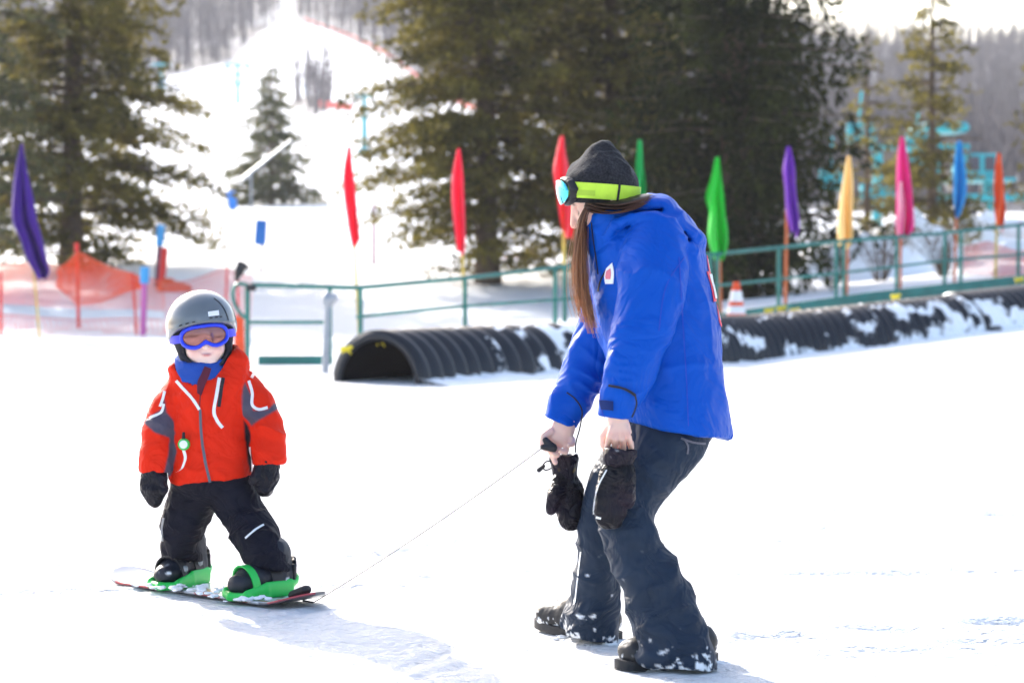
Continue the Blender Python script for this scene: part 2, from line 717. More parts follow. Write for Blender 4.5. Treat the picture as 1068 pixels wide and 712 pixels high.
ny = 270
ys = np.concatenate([[-60, -30, -12, -4, 0, 2, 3.5], np.linspace(4.5, 14, 420), 14 * (46.0 ** (np.arange(1, ny) / ny))])
ys = np.concatenate([ys, [800, 1100, 1500]])
nx = 461
tt = np.linspace(-1, 1, nx)
tt = np.sign(tt) * (0.45 * np.abs(tt) + 0.55 * np.abs(tt) ** 3)
X = np.stack([tt * (8 + 0.62 * max(y, 0)) for y in ys])
Y = np.repeat(ys[:, None], nx, 1)
Z = ground(X, Y)
qq = np.stack([X, Y, 0 * X], -1)
nearw = 1 - sstep(13, 22, Y)
Z = Z + nearw * (0.006 * noise(qq * np.array((1.0, 2.6, 1)), 1.6, 12) + 0.006 * noise(qq * np.array((1.0, 3.0, 1)), 4, 13) + 0.004 * np.clip(noise(qq * np.array((1.0, 2.0, 1)), 9, 14) - 0.25, 0, 1))
def tracks(X, Y):
    rng = np.random.default_rng(77)
    dz = np.zeros_like(X)
    near_ = 1 - sstep(13, 17, Y)
    q3 = np.stack([X, Y, 0 * X], -1)
    for k in range(64):
        x0, y0 = rng.uniform(-3.5, 3.5), rng.uniform(5.2, 13.5)
        a = rng.choice([rng.normal(0.15, 0.12), rng.normal(-0.5, 0.25), rng.normal(1.1, 0.3)])
        bend = rng.normal(0, 0.05)
        u = (X - x0) * math.cos(a) + (Y - y0) * math.sin(a)
        v = -(X - x0) * math.sin(a) + (Y - y0) * math.cos(a) + bend * u * u * 0.3
        L = rng.uniform(0.8, 3.0)
        m = sstep(L, L * 0.6, np.abs(u)) * sstep(-0.4, 0.2, noise(q3, 2.0, k))
        w = rng.uniform(0.015, 0.03)
        dep = rng.uniform(0.006, 0.017)
        dz += m * (-dep * np.exp(-(v / w) ** 2) + 0.5 * dep * np.exp(-((v - 2.2 * w) / w) ** 2))
    # heel-and-toe prints leading in from the right
    for k in range(15):
        t = k / 14
        cx, cy = 3.0 - 2.3 * t, 7.7 - 1.0 * t + (0.13 if k % 2 else -0.13)
        cx, cy = cx + rng.normal(0, 0.04), cy + rng.normal(0, 0.03)
        if cx < 0.75: continue
        u, v = (X - cx), (Y - cy)
        e = np.sqrt((u / 0.15) ** 2 + (v / 0.06) ** 2)
        dz += -0.018 * sstep(1.15, 0.75, e) + 0.010 * np.exp(-((e - 1.35) / 0.25) ** 2)
    cl_ = noise(q3, 7.5, 31)
    dz += 0.016 * np.clip(cl_ - 0.42, 0, 0.3) * sstep(-0.2, 0.4, noise(q3, 0.9, 33)) / 0.3
    return dz * near_ * 0.7
Z = Z + tracks(X, Y)
V = np.stack([X, Y, Z], -1).reshape(-1, 3)
ii = np.arange(len(ys) - 1)[:, None] * nx + np.arange(nx - 1)[None, :]
ii = ii.ravel()
FG = np.stack([ii, ii + 1, ii + nx + 1, ii + nx], 1)
rm = run_mask(X, Y).reshape(-1)
nzz = sstep(-0.35, 0.5, fbm(V, 0.09, 21) + 0.25)
nz2 = sstep(-0.2, 0.4, fbm(V, 0.35, 25))
litter = np.array((0.12, 0.105, 0.105))
snowc = np.array((0.90, 0.905, 0.915))
mixv = np.clip((1 - rm) * (0.62 + 0.28 * nzz + 0.2 * nz2), 0, 1)[:, None]
cols = snowc * (1 - mixv) + litter * mixv


def snow_material():
    m = mat('packed_snow', (0.86, 0.87, 0.89), rough=0.6, attr='Col', spec=0.25)
    n, l = m.node_tree.nodes, m.node_tree.links
    b = n['Principled BSDF']
    tc = n.new('ShaderNodeTexCoord')
    mp = n.new('ShaderNodeMapping')
    mp.inputs['Scale'].default_value = (1.0, 2.4, 1.0)
    mp.inputs['Rotation'].default_value = (0, 0, R(-18))
    l.new(tc.outputs['Object'], mp.inputs[0])
    prev = None
    for sc_, st, di in ((2.2, 0.6, 0.08), (9.0, 0.8, 0.05), (38.0, 1.0, 0.035), (240.0, 0.6, 0.004)):
        nz = n.new('ShaderNodeTexNoise')
        nz.inputs['Scale'].default_value = sc_
        nz.inputs['Detail'].default_value = 4
        l.new(mp.outputs[0], nz.inputs['Vector'])
        bp = n.new('ShaderNodeBump')
        bp.inputs['Strength'].default_value = st
        bp.inputs['Distance'].default_value = di
        l.new(nz.outputs[0], bp.inputs['Height'])
        if prev:
            l.new(prev, bp.inputs['Normal'])
        prev = bp.outputs[0]
    l.new(prev, b.inputs['Normal'])
    return m
M_SNOW = snow_material()
gobj = meshobj('snow_ground', V, FG, M_SNOW, cols=cols)
tag(gobj, kind='structure')

# ------------------------------------------------------------------ materials used by several things
M_RAIL = mat('green_rail_paint', (0.018, 0.17, 0.14), rough=0.4, var=0.25, vscale=5, bump=0.2, bscale=40)
M_RAIL_Y = mat('worn_yellow_paint', (0.42, 0.36, 0.05), rough=0.5, var=0.3, vscale=6)
M_TEAL = mat('teal_paint', (0.02, 0.36, 0.40), rough=0.45, var=0.15, vscale=3)
M_GALV = mat('galvanised_steel', (0.34, 0.36, 0.39), rough=0.45, metal=0.5, var=0.15)
M_BARK = mat('conifer_bark', (0.115, 0.078, 0.05), rough=0.95, var=0.35, vscale=9, bump=0.8, bscale=18, bdist=0.03)
M_PLASTIC = mat('black_corrugated_plastic', (0.022, 0.025, 0.034), rough=0.38, var=0.2, vscale=3, spec=0.5)
M_ORANGE = mat('orange_plastic', (0.85, 0.10, 0.02), rough=0.5, transl=0.2)
M_REDST = mat('red_stake_plastic', (0.75, 0.03, 0.02), rough=0.5)
M_ORPOLE = mat('orange_bamboo_pole', (0.55, 0.12, 0.03), rough=0.6, var=0.2)
M_YEPOLE = mat('yellow_bamboo_pole', (0.62, 0.43, 0.07), rough=0.6, var=0.2)
M_BLUEPAD = mat('blue_vinyl_pad', (0.03, 0.2, 0.62), rough=0.5, var=0.1)
M_WHITE = mat('white_paint', (0.8, 0.8, 0.8), rough=0.5, var=0.05)
M_YROPE = mat('yellow_rope', (0.8, 0.62, 0.02), rough=0.6)
M_BLACK = mat('black_rubber', (0.015, 0.015, 0.018), rough=0.55, bump=0.2, bscale=80)
M_SNOWC = mat('clinging_snow', (0.88, 0.89, 0.9), rough=0.7, bump=0.6, bscale=40, bdist=0.01)

def foliage_mat(name, c1, c2, transl=0.3):
    m = bpy.data.materials.new(name)
    m.use_nodes = True
    n, l = m.node_tree.nodes, m.node_tree.links
    b = n['Principled BSDF']
    b.inputs['Roughness'].default_value = 0.6
    b.inputs['Specular IOR Level'].default_value = 0.08
    a = n.new('ShaderNodeAttribute'); a.attribute_name = 'Col'
    mx = n.new('ShaderNodeMix'); mx.data_type = 'RGBA'
    mx.inputs[6].default_value = (*c1, 1); mx.inputs[7].default_value = (*c2, 1)
    l.new(a.outputs['Fac'], mx.inputs[0])
    l.new(mx.outputs[2], b.inputs['Base Color'])
    tr = n.new('ShaderNodeBsdfTranslucent')
    l.new(mx.outputs[2], tr.inputs[0])
    ms = n.new('ShaderNodeMixShader'); ms.inputs[0].default_value = transl
    l.new(b.outputs[0], ms.inputs[1]); l.new(tr.outputs[0], ms.inputs[2])
    l.new(ms.outputs[0], n['Material Output'].inputs['Surface'])
    return m
M_PINE = foliage_mat('olive_pine_needles', (0.032, 0.032, 0.009), (0.27, 0.22, 0.045), 0.42)
M_SPRUCE = foliage_mat('dark_spruce_needles', (0.004, 0.008, 0.002), (0.055, 0.06, 0.009), 0.3)
M_GREYSPR = foliage_mat('grey_green_needles', (0.04, 0.05, 0.025), (0.20, 0.19, 0.08), 0.35)

# ------------------------------------------------------------------ bare woodland on the far slopes
def bare_forest():
    rng = np.random.default_rng(5)
    pts = []
    while len(pts) < 9500:
        y = rng.uniform(98, 440) ** 1.0
        px = rng.uniform(-260, 1330)
        x = (px - 534) / F * y
        if px > 640 and y > 98 or run_mask(np.array([x]), np.array([y]))[0] < 0.35:
            if run_mask(np.array([x]), np.array([y]))[0] < 0.4:
                pts.append((x, y))
    Vs, Fs = [], []
    off = 0
    def spike(p, q, r0, r1):
        nonlocal off
        dx = np.array((1.0, 0.3, 0)) * r0
        dy = np.array((-0.4, 1.0, 0)) * r0
        Vs.extend([p + dx, p - dx * 0.5 + dy, p - dx * 0.5 - dy, q + dx * r1 / r0, q - dx * 0.5 * r1 / r0 + dy * r1 / r0, q - dx * 0.5 * r1 / r0 - dy * r1 / r0])
        Fs.extend([(off, off + 1, off + 4, off + 3), (off + 1, off + 2, off + 5, off + 4), (off + 2, off, off + 3, off + 5)])
        off += 6
    for x, y in pts:
        z = float(ground(x, y))
        h = rng.uniform(3.6, 6.6) * (0.8 if y < 200 else 1.0)
        lean = rng.normal(0, 0.25, 2)
        b = np.array((x, y, z - 0.3))
        t = b + np.array((lean[0], lean[1], h))
        r0 = rng.uniform(0.07, 0.15)
        spike(b, t, r0, 0.03)
        for k in range(9):
            f = rng.uniform(0.28, 0.97)
            s = b + (t - b) * f
            a = rng.uniform(0, 6.283)
            L = (1.05 - f) * h * rng.uniform(0.25, 0.5)
            e = s + np.array((math.cos(a) * L * 0.7, math.sin(a) * L * 0.7, L))
            spike(s, e, 0.05, 0.015)
    m = mat('grey_bark', (0.12, 0.105, 0.11), rough=0.95, var=0.3, vscale=0.4)
    o = meshobj('bare_woodland', np.array(Vs), np.array(Fs), m, smooth=False)
    tag(o, 'grey leafless woodland covering the far hillside', kind='stuff', cat='woodland')
bare_forest()

# ------------------------------------------------------------------ conifers
def conifer(name, label, base, H, tr, prof, mfol, seed, spacing=0.42, nl=5, droop=0.25, rise=0.15, hang=0.0, tuft=0.11, dens=1.0,
            first=0.6, gap=0.35, top_detail=6.5, blen=0.34, stub=0.0, group='conifers standing behind the railing'):
    rng = np.random.default_rng(seed)
    root = thing(name, label, 'tree', base, group)
    base = np.asarray(base, float)
    tb = MB()
    zz = np.linspace(-0.3, H, 14)
    wob = np.cumsum(rng.normal(0, 0.012 * H / 8, (14, 2)), 0)
    wob -= wob[1]
    tp = np.stack([base[0] + wob[:, 0], base[1] + wob[:, 1], base[2] + zz], 1)
    trd = tr * np.clip(1 - zz / H, 0.03, 1) ** 0.8
    trd[0] *= 1.35
    tb.tube(tp, trd, 10)
    def axis(h):
        return np.array([np.interp(h, zz, tp[:, 0]), np.interp(h, zz, tp[:, 1]), base[2] + h])
    lb = MB()
    S, Dn, Ln = [], [], []          # tuft starts, directions, lengths
    h = first
    a0 = rng.uniform(0, 6.28)
    while h < H * 0.985:
        full = h < top_detail
        n = nl if full else max(3, nl - 1)
        for k in range(n):
            a = a0 + 6.283 * k / n + rng.normal(0, 0.25)
            hh = h + rng.uniform(-0.9, 0.9) * spacing
            L = prof(hh / H) * rng.uniform(0.62, 1.12)
            if L < 0.12 or hh > H:
                continue
            dead = rng.random() < stub * (1 - hh / H) and hh < H * 0.5
            dr = np.array((math.cos(a), math.sin(a), 0))
            sd = np.array((-dr[1], dr[0], 0))
            t = np.linspace(0, 1, 9)
            bend = rng.normal(0, 0.06) * L
            z = rise * L * t - droop * L * t ** 2 + (droop * 0.5 * L * t ** 3 if hang else 0)
            pth = axis(hh)[None] + dr * (t * L)[:, None] + sd * (bend * t ** 2)[:, None]
            pth[:, 2] += z
            pth += rng.normal(0, 0.012, pth.shape) * t[:, None]
            tb.tube(pth, np.linspace(0.018 + 0.008 * L, 0.004, 9), 5, cap=False)
            if dead:
                continue
            step = (0.085 if full else 0.16) / dens
            m = max(2, int(L * 0.85 / step))
            for q in range(m):
                f = 0.14 + 0.86 * (q + rng.random()) / m
                if noise(np.array([[a * 1.7, hh * 1.3, f * L * 1.6]]), 1.0, seed)[0] < -0.55 + gap:
                    if rng.random() < 0.85:
                        continue
                s = np.array([np.interp(f, t, pth[:, c]) for c in range(3)])
                sg = 1 if q % 2 else -1
                bl = blen * (0.35 + 0.65 * min(L, 2.2)) * (1.05 - 0.75 * f) * rng.uniform(0.5, 1.2)
                bd = dr * rng.uniform(0.35, 0.8) + sd * sg * rng.uniform(0.4, 0.9) + np.array((0, 0, -hang * rng.uniform(0.5, 2.2) + rng.uniform(-0.42, 0.36)))
                bd /= np.linalg.norm(bd)
                nt = max(2, int(bl / (0.055 if full else 0.1)))
                for w in range(nt):
                    u = (w + rng.random()) / nt
                    p = s + bd * bl * u + rng.normal(0, 0.04, 3)
                    p[2] -= (0.15 + hang) * bl * u * u
                    for _ in range(3):
                        d = bd + rng.normal(0, 0.55, 3)
                        S.append(p); Dn.append(d); Ln.append(tuft * rng.uniform(0.5, 1.2))
        a0 += 0.9
        h += spacing * rng.uniform(0.8, 1.2) * (1 if full else 1.5)
    S, Dn, Ln = np.array(S), np.array(Dn), np.array(Ln)
    Dn /= np.linalg.norm(Dn, axis=1)[:, None]
    sd = np.cross(Dn, rng.normal(size=Dn.shape))
    sd /= np.linalg.norm(sd, axis=1)[:, None]
    w = (Ln * 0.19)[:, None]
    e = S + Dn * Ln[:, None]
    mid = S + Dn * (Ln * 0.45)[:, None]
    V = np.stack([S, mid + sd * w, e, mid - sd * w], 1).reshape(-1, 3)
    Fc = np.arange(len(V)).reshape(-1, 4)
    g = np.clip(0.5 + 0.45 * fbm(S, 1.1, seed) + rng.normal(0, 0.18, len(S)), 0, 1)
    cols = np.repeat(g, 4)[:, None].repeat(3, 1)
    tb.build('trunk', M_BARK, root)
    meshobj('crown', V, Fc, mfol, root, smooth=False, cols=cols)
    return root

def cone_prof(rmax, lo=0.12, p=0.9):
    return lambda f: rmax * min(1, f / lo if f < lo else 1) * max(0, 1 - f) ** p if f < 1 else 0

conifer('conifer_tree', 'large olive conifer with open ragged limbs behind the orange netting and purple flag', G(75, 45), 14, 0.21,
        lambda f: 3.3 * min(1, 0.42 + f / 0.14) * (1 - f) ** 0.8 if f < 1 else 0, M_PINE, 31, spacing=0.34, nl=7, droop=0.28, rise=0.12, first=0.25, gap=0.24, blen=0.5, tuft=0.14, dens=1.2, stub=0.12)
conifer('conifer_tree', 'dark green conifer whose crown fills the upper left corner', G(-42, 41), 13, 0.2,
        lambda f: 2.5 * min(1, 0.3 + f / 0.2) * (1 - f) ** 0.8 if f < 1 else 0, M_GREYSPR, 33, spacing=0.34, nl=7, first=0.8, gap=0.2, droop=0.3, tuft=0.13)
conifer('spruce_tree', 'small lone spruce standing alone on the open white slope', G(283, 80), 4.75, 0.09,
        lambda f: 1.95 * min(1, 0.7 + f / 0.2) * (1 - f) ** 0.85 if f < 1 else 0, M_GREYSPR, 35, spacing=0.22, nl=7, first=0.2, gap=0.36, tuft=0.18, droop=0.3, rise=0.05, blen=0.42, dens=1.0)
conifer('pine_tree', 'tall golden olive pine with bare lower trunk just left of the woman', G(508, 42), 14, 0.2,
        lambda f: 2.75 * min(1, 0.34 + f / 0.2) * (1 - f) ** 0.5 if f < 1 else 0, M_PINE, 37, spacing=0.28, nl=8, first=0.45, gap=0.15, droop=0.24, rise=0.1, blen=0.46, stub=0.05, dens=1.15, tuft=0.13)
conifer('pine_tree', 'olive brown pine behind the beanie, filling the gap beside the dark spruce', G(640, 43.5), 13, 0.19,
        lambda f: 2.3 * min(1, 0.5 + f / 0.2) * (1 - f) ** 0.5 if f < 1 else 0, M_PINE, 39, spacing=0.29, nl=8, first=0.4, gap=0.12, droop=0.3, blen=0.46, dens=1.35, tuft=0.14)
conifer('spruce_tree', 'huge dense dark spruce with hanging sprays behind the green and purple flags', G(768, 38), 15, 0.26,
        lambda f: 2.35 * min(1, 0.55 + f / 0.2) * (1 - f) ** 0.6 if f < 1 else 0, M_SPRUCE, 41, spacing=0.30, nl=8, first=0.5, gap=0.16, droop=0.32, rise=0.12, hang=0.75, tuft=0.15, blen=0.44, dens=1.05)
conifer('conifer_tree', 'thin brownish conifer between the yellow and pink flags', G(905, 46), 4.6, 0.07,
        lambda f: 1.1 * min(1, 0.5 + f / 0.2) * (1 - f) ** 0.7 if f < 1 else 0, M_PINE, 43, spacing=0.36, nl=6, first=0.3, gap=0.45, stub=0.3, tuft=0.13, blen=0.4)
conifer('conifer_tree', 'slender conifer with pale straight trunk and a pointed top against the sky', G(972, 50), 6.2, 0.12,
        lambda f: 1.75 * min(1, 0.5 + f / 0.25) * (1 - f) ** 0.75 if f < 1 else 0, M_PINE, 45, spacing=0.33, nl=7, first=0.3, gap=0.28, droop=0.18, rise=0.12, stub=0.2, dens=1.2, tuft=0.14, blen=0.4)
conifer('conifer_tree', 'conifer at the right border behind the orange flag', G(1096, 47), 5.0, 0.1,
        lambda f: 1.45 * min(1, 0.3 + f / 0.3) * (1 - f) ** 0.8 if f < 1 else 0, M_PINE, 47, spacing=0.34, nl=6, first=0.9, gap=0.35, stub=0.2, tuft=0.13)

def bare_shrub(label, base, H, seed, n=26):
    rng = np.random.default_rng(seed)
    root = thing('bare_shrub', label, 'shrub', base, 'leafless shrubs behind the railing')
    mb = MB()
    for k in range(n):
        a = rng.uniform(0, 6.28); r = rng.uniform(0.1, 0.75) * H
        p = np.asarray(base) + np.array((math.cos(a) * 0.06, math.sin(a) * 0.06, -0.05))
        e = np.asarray(base) + np.array((math.cos(a) * r, math.sin(a) * r, H * rng.uniform(0.5, 1)))
        mid = (p + e) / 2 + np.array((0, 0, 0.12 * H)) + rng.normal(0, 0.04, 3)
        c = spline([p, mid, e], 4)
        mb.tube(c, np.linspace(0.012, 0.004, len(c)), 4, cap=False)
        for j in range(5):
            i = rng.integers(3, len(c))
            q = c[i] + rng.normal(0, 0.16, 3) * H + np.array((0, 0, 0.08))
            mb.tube([c[i], q], [0.006, 0.002], 4, cap=False)
    mb.build('stems', M_BARK, root)
for i, (px, d, H, lb) in enumerate([(868, 40, 0.9, 'low leafless shrub behind the railing left of the yellow flag pole'),
                                    (918, 41, 1.1, 'leafless shrub behind the railing between the yellow and pink flags'),
                                    (985, 40, 0.8, 'leafless shrub behind the railing under the light blue flag'),
                                    (700, 40, 0.8, 'leafless shrub at the foot of the dark spruce')]):
    bare_shrub(lb, G(px, d), H, 60 + i)

# ------------------------------------------------------------------ corrugated pipe sections
def pipe_mat():
    m = bpy.data.materials.new('corrugated_pipe_with_snow')
    m.use_nodes = True
    n, l = m.node_tree.nodes, m.node_tree.links
    b = n['Principled BSDF']
    b.inputs['Specular IOR Level'].default_value = 0.3
    a = n.new('ShaderNodeAttribute'); a.attribute_name = 'Col'
    tc = n.new('ShaderNodeTexCoord')
    nz = n.new('ShaderNodeTexNoise'); nz.inputs['Scale'].default_value = 22; nz.inputs['Detail'].default_value = 5
    l.new(tc.outputs['Object'], nz.inputs['Vector'])
    ad = n.new('ShaderNodeMath'); ad.operation = 'MULTIPLY_ADD'; ad.inputs[1].default_value = 0.5; ad.inputs[2].default_value = -0.25
    l.new(nz.outputs[0], ad.inputs[0])
    ad2 = n.new('ShaderNodeMath'); ad2.operation = 'ADD'
    l.new(ad.outputs[0], ad2.inputs[0]); l.new(a.outputs['Fac'], ad2.inputs[1])
    mr = n.new('ShaderNodeMapRange'); mr.inputs[1].default_value = 0.46; mr.inputs[2].default_value = 0.56
    l.new(ad2.outputs[0], mr.inputs[0])
    mx = n.new('ShaderNodeMix'); mx.data_type = 'RGBA'
    mx.inputs[6].default_value = (0.012, 0.015, 0.022, 1); mx.inputs[7].default_value = (0.87, 0.88, 0.9, 1)
    l.new(mr.outputs[0], mx.inputs[0]); l.new(mx.outputs[2], b.inputs['Base Color'])
    m2 = n.new('ShaderNodeMapRange'); m2.inputs[3].default_value = 0.36; m2.inputs[4].default_value = 0.8
    l.new(mr.outputs[0], m2.inputs[0]); l.new(m2.outputs[0], b.inputs['Roughness'])
    bp = n.new('ShaderNodeBump'); bp.inputs['Distance'].default_value = 0.02; bp.inputs['Strength'].default_value = 0.6
    l.new(mr.outputs[0], bp.inputs['Height']); l.new(bp.outputs[0], b.inputs['Normal'])
    return m
M_PIPE = pipe_mat()
M_PIPE_SHADE = mat('pipe_inside_shade', (0.004, 0.004, 0.006), rough=1.0, spec=0.02)  # near-black colour painting the shade inside the pipes

pipe_px = [(392, 20.6, 402), (468, 21.5, 401), (600, 22.9, 396), (760, 25.0, 378), (900, 26.0, 361), (1068, 27.4, 339), (1230, 29.0, 318)]
pc = []
for px, d, py in pipe_px:
    q = P(px, py, d)
    pc.append((q[0], q[1], 0))
pc = spline(np.array(pc), 24)
cl = np.concatenate([[0], np.cumsum(np.linalg.norm(np.diff(pc, axis=0), axis=1))])
def pipe_at(s):
    x, y = np.interp(s, cl, pc[:, 0]), np.interp(s, cl, pc[:, 1])
    e = 0.15
    tx = np.interp(s + e, cl, pc[:, 0]) - np.interp(s - e, cl, pc[:, 0])
    ty = np.interp(s + e, cl, pc[:, 1]) - np.interp(s - e, cl, pc[:, 1])
    L = math.hypot(tx, ty)
    return x, y, tx / L, ty / L

def pipe(label, s0, s1, Rr, pitch, seed, snow, zoff=-0.02):
    rng = np.random.default_rng(seed)
    ns = int((s1 - s0) / pitch * 10)
    na = 72
    x0, y0, _, _ = pipe_at((s0 + s1) / 2)
    root = thing('drain_pipe', label, 'pipe', (x0, y0, float(ground(x0, y0))), 'corrugated pipe sections along the carpet lift')
    ang = np.linspace(-0.35, math.pi + 0.35, na)
    rows_o, rows_i = [], []
    for i in range(ns + 1):
        s = s0 + (s1 - s0) * i / ns
        x, y, tx, ty = pipe_at(s)
        z = float(ground(x, y)) * 0.9 + zoff
        ph = ((s - s0) / pitch) % 1
        prof = 0.5 - 0.5 * math.cos(2 * math.pi * ph)
        prof = prof ** 0.6
        r = Rr - 0.055 * (pitch / 0.2) ** 0.6 * (1 - prof)
        if i == 0 or i == ns:
            r = Rr
        nxv, nyv = ty, -tx
        row = np.stack([x - np.cos(ang) * -r * nxv * 1.0, y + np.cos(ang) * r * nyv, z + np.sin(ang) * r], 1)
        rows_o.append(row)
        r2 = Rr - 0.085
        rows_i.append(np.stack([x + np.cos(ang) * r2 * nxv, y + np.cos(ang) * r2 * nyv, z + np.sin(ang) * r2], 1))
    O, I = np.array(rows_o), np.array(rows_i)
    def q(n1, n2, off=0, flip=False):
        a = (np.arange(n1 - 1)[:, None] * n2 + np.arange(n2 - 1)[None]).ravel() + off
        f = np.stack([a, a + 1, a + n2 + 1, a + n2], 1)
        return f[:, ::-1] if flip else f
    n1 = ns + 1
    Vv = np.concatenate([O.reshape(-1, 3), I.reshape(-1, 3)])
    Fs = [q(n1, na), q(n1, na, n1 * na, True)]
    j = np.arange(na - 1)
    Fs.append(np.stack([j, n1 * na + j, n1 * na + j + 1, j + 1], 1))
    k = (n1 - 1) * na
    Fs.append(np.stack([k + j, k + j + 1, n1 * na + k + j + 1, n1 * na + k + j], 1))
    Fs = np.concatenate(Fs)
    S = np.repeat(np.linspace(s0, s1, n1)[:, None], na, 1)
    A = np.repeat(ang[None], n1, 0)
    hgt = np.sin(A)
    base = fbm(O, 3.4, seed, 4) * 0.42
    patch = snow(S, hgt, np.cos(A)) + base
    c = np.concatenate([np.clip(patch, 0, 1).ravel(), np.zeros(n1 * na)])
    meshobj('shell', Vv, Fs, M_PIPE, root, cols=c[:, None].repeat(3, 1))
    # added near-black sheet just inside the shell, standing in for the shade there
    r3 = Rr - 0.092
    L_ = []
    for i in range(0, ns + 1, 5):
        s = s0 + 0.02 + (s1 - s0 - 0.04) * i / ns
        x, y, tx, ty = pipe_at(s)
        z = float(ground(x, y)) * 0.9 + zoff
        L_.append(np.stack([x + np.cos(ang) * r3 * ty, y - np.cos(ang) * r3 * tx, z + np.sin(ang) * r3], 1))
    MB().sheet(np.array(L_)).build('inner_shade', M_PIPE_SHADE, root)
    return root, O
# which way is the front (camera side): cos(ang)>0 with normal (ty,-tx)
s_end = cl[-1]
def s_of_px(px):
    ss = np.linspace(0, s_end, 800)
    xs = np.array([534 + F * pipe_at(s)[0] / pipe_at(s)[1] for s in ss])
    return float(np.interp(px, xs, ss))
sA, sB, sC = s_of_px(612), s_of_px(1000), s_end - 0.3
pipe('black ribbed pipe section with open mouth facing left', 0.02, sA, 0.475, 0.2, 51,
     lambda s, h, c: np.clip((s - 0.7) / 1.8, 0, 1) * 0.46 + sstep(0.34, 0.05, h) * 0.22 + 0.05)
pipe('black finely ribbed pipe section right of the woman, patched with snow', sA + 0.02, sB, 0.50, 0.118, 52,
     lambda s, h, c: 0.33 + 0.16 * np.clip((s - s_of_px(850)) / 1.0, 0, 1) + sstep(0.3, 0.05, h) * 0.2 - 0.2 * (h > 0.96), zoff=-0.03)
pipe('black pipe section running out at the right border, half buried in snow', sB - 0.05, sC, 0.525, 0.118, 53,
     lambda s, h, c: 0.50 * (h < 0.85) + 0.12, zoff=-0.03)

# drifted snow along the foot of the pipes
def snow_bank():
    n = 420
    rows = []
    for i in range(n):
        s = 0.0 + s_end * i / (n - 1)
        x, y, tx, ty = pipe_at(max(s, 0.01))
        x += min(s, 0) * tx; y += min(s, 0) * ty
        row = []
        for j in range(14):
            o = 0.36 + 0.50 * j / 13
            bx, by = x + ty * o, y - tx * o
            g = float(ground(bx, by))
            nn = noise(np.array([[bx, by, 0]]), 3.0, 4)[0] + 0.5 * noise(np.array([[bx, by, 0]]), 9.0, 5)[0]
            hgt = (0.05 + 0.05 * nn) * (1.0 if s < sA * 0.9 else 0.55) * max(0, 1 - (o - 0.36) / 0.42) ** 1.2
            row.append((bx, by, g + hgt - 0.02 * (j > 10)))
        rows.append(row)
    mb = MB().sheet(np.array(rows))
    o = mb.build('snow_bank', M_SNOWC)
    tag(o, 'low bank of loose snow along the foot of the pipes', 'snow', kind='stuff')
snow_bank()

# yellow rope ties on the pipes
def tie(label, c, r=0.03, group='yellow rope ties on the pipes'):
    rng = np.random.default_rng(int(abs(c[0]) * 100))
    V = Vol(c - 0.11, c + 0.11, 0.008)
    V.ell(c, (r * 1.1, r, r * 0.9), k=0.01)
    V.ell(c + np.array((r * 1.4, 0, r * 0.6)), (r * 1.0, r * 0.7, r * 0.7), k=0.01)
    V.ell(c + np.array((-r * 1.2, 0, r * 0.2)), (r * 0.9, r * 0.7, r * 0.8), k=0.01)
    V.seg(c + np.array((r * 0.6, 0, 0)), c + np.array((r * 1.6, -0.01, -r * 1.6)), 0.011, 0.008)
    V.seg(c, c + np.array((-r * 1.4, -0.01, -r * 1.2)), 0.011, 0.008)
    v, f = V.mesh(1)
    o = meshobj('rope_tie', v, f, M_YROPE)
    tag(o, label, 'rope tie', group)
for px, py, d, lb in [(361, 364, 20.75, 'yellow rope knot inside the left rim of the pipe mouth'), (389, 355, 20.9, 'yellow rope knot under the top of the pipe mouth, left of its neighbour'),
                      (396, 356, 20.95, 'yellow rope knot under the top of the pipe mouth, right of its neighbour'),
                      (802, 324, 25.7, 'yellow rope knot on the pipe top nearest the traffic cone'), (815, 322, 25.8, 'second yellow rope knot from the traffic cone on the pipe top'),
                      (829, 324, 25.8, 'third yellow rope knot from the traffic cone, widest one on the pipe top'), (934, 309, 26.6, 'yellow rope knot on the pipe under the pink flag'),
                      (1063, 292, 27.6, 'yellow rope knot on the pipe at the right border')]:
    tie(lb, P(px, py, d), 0.027)

# ------------------------------------------------------------------ railing
def rail_d(px):
    return float(np.interp(px, [p for p, _ in RAIL], [d for _, d in RAIL]))
def rail_y(px, which):
    if which == 'top':
        return float(np.interp(px, [258, 375, 485, 588, 745, 872, 985, 1068, 1140], [297, 300, 290, 278, 265, 252, 243, 234, 227]))
    if which == 'mid':
        return float(np.interp(px, [258, 345, 375, 485, 588, 745, 872, 985, 1068, 1140], [336, 336, 330, 319, 312, 298, 285, 272, 265, 258]))
    return float(np.interp(px, [375, 745, 900, 1068, 1140], [378, 333, 311, 292, 284]))

gate = thing('gate_frame', 'green tubular gate frame with a looped end beside the child\'s helmet', 'gate', G(300, 24.0))
def pxline(pts, d):
    return [P(a, b, d if not callable(d) else d(a)) for a, b in pts]
mb = MB()
mb.tube(pxline([(262, 297), (372, 300)], 24.0), 0.022, 8)
mb.build('top_rail', M_RAIL, gate)
MB().tube(pxline([(259, 336), (344, 336)], 24.0), 0.018, 8).build('middle_rail', M_RAIL, gate)
for px, r in ((258, 0.026), (344, 0.022)):
    g = G(px, 24.0)
    MB().tube([g - np.array((0, 0, 0.1)), P(px, 296 if px < 300 else 299, 24.0)], r, 8).build('post', M_RAIL, gate)
MB().tube(spline(pxline([(258, 297), (248, 296), (243, 303), (244, 314), (250, 326), (257, 332)], 24.0), 4), 0.02, 8).build('end_loop', M_RAIL, gate)
MB().box(P(262, 300, 23.95), (0.1, 0.05, 0.06), bev=0.01).build('hinge_block', M_BLACK, gate)
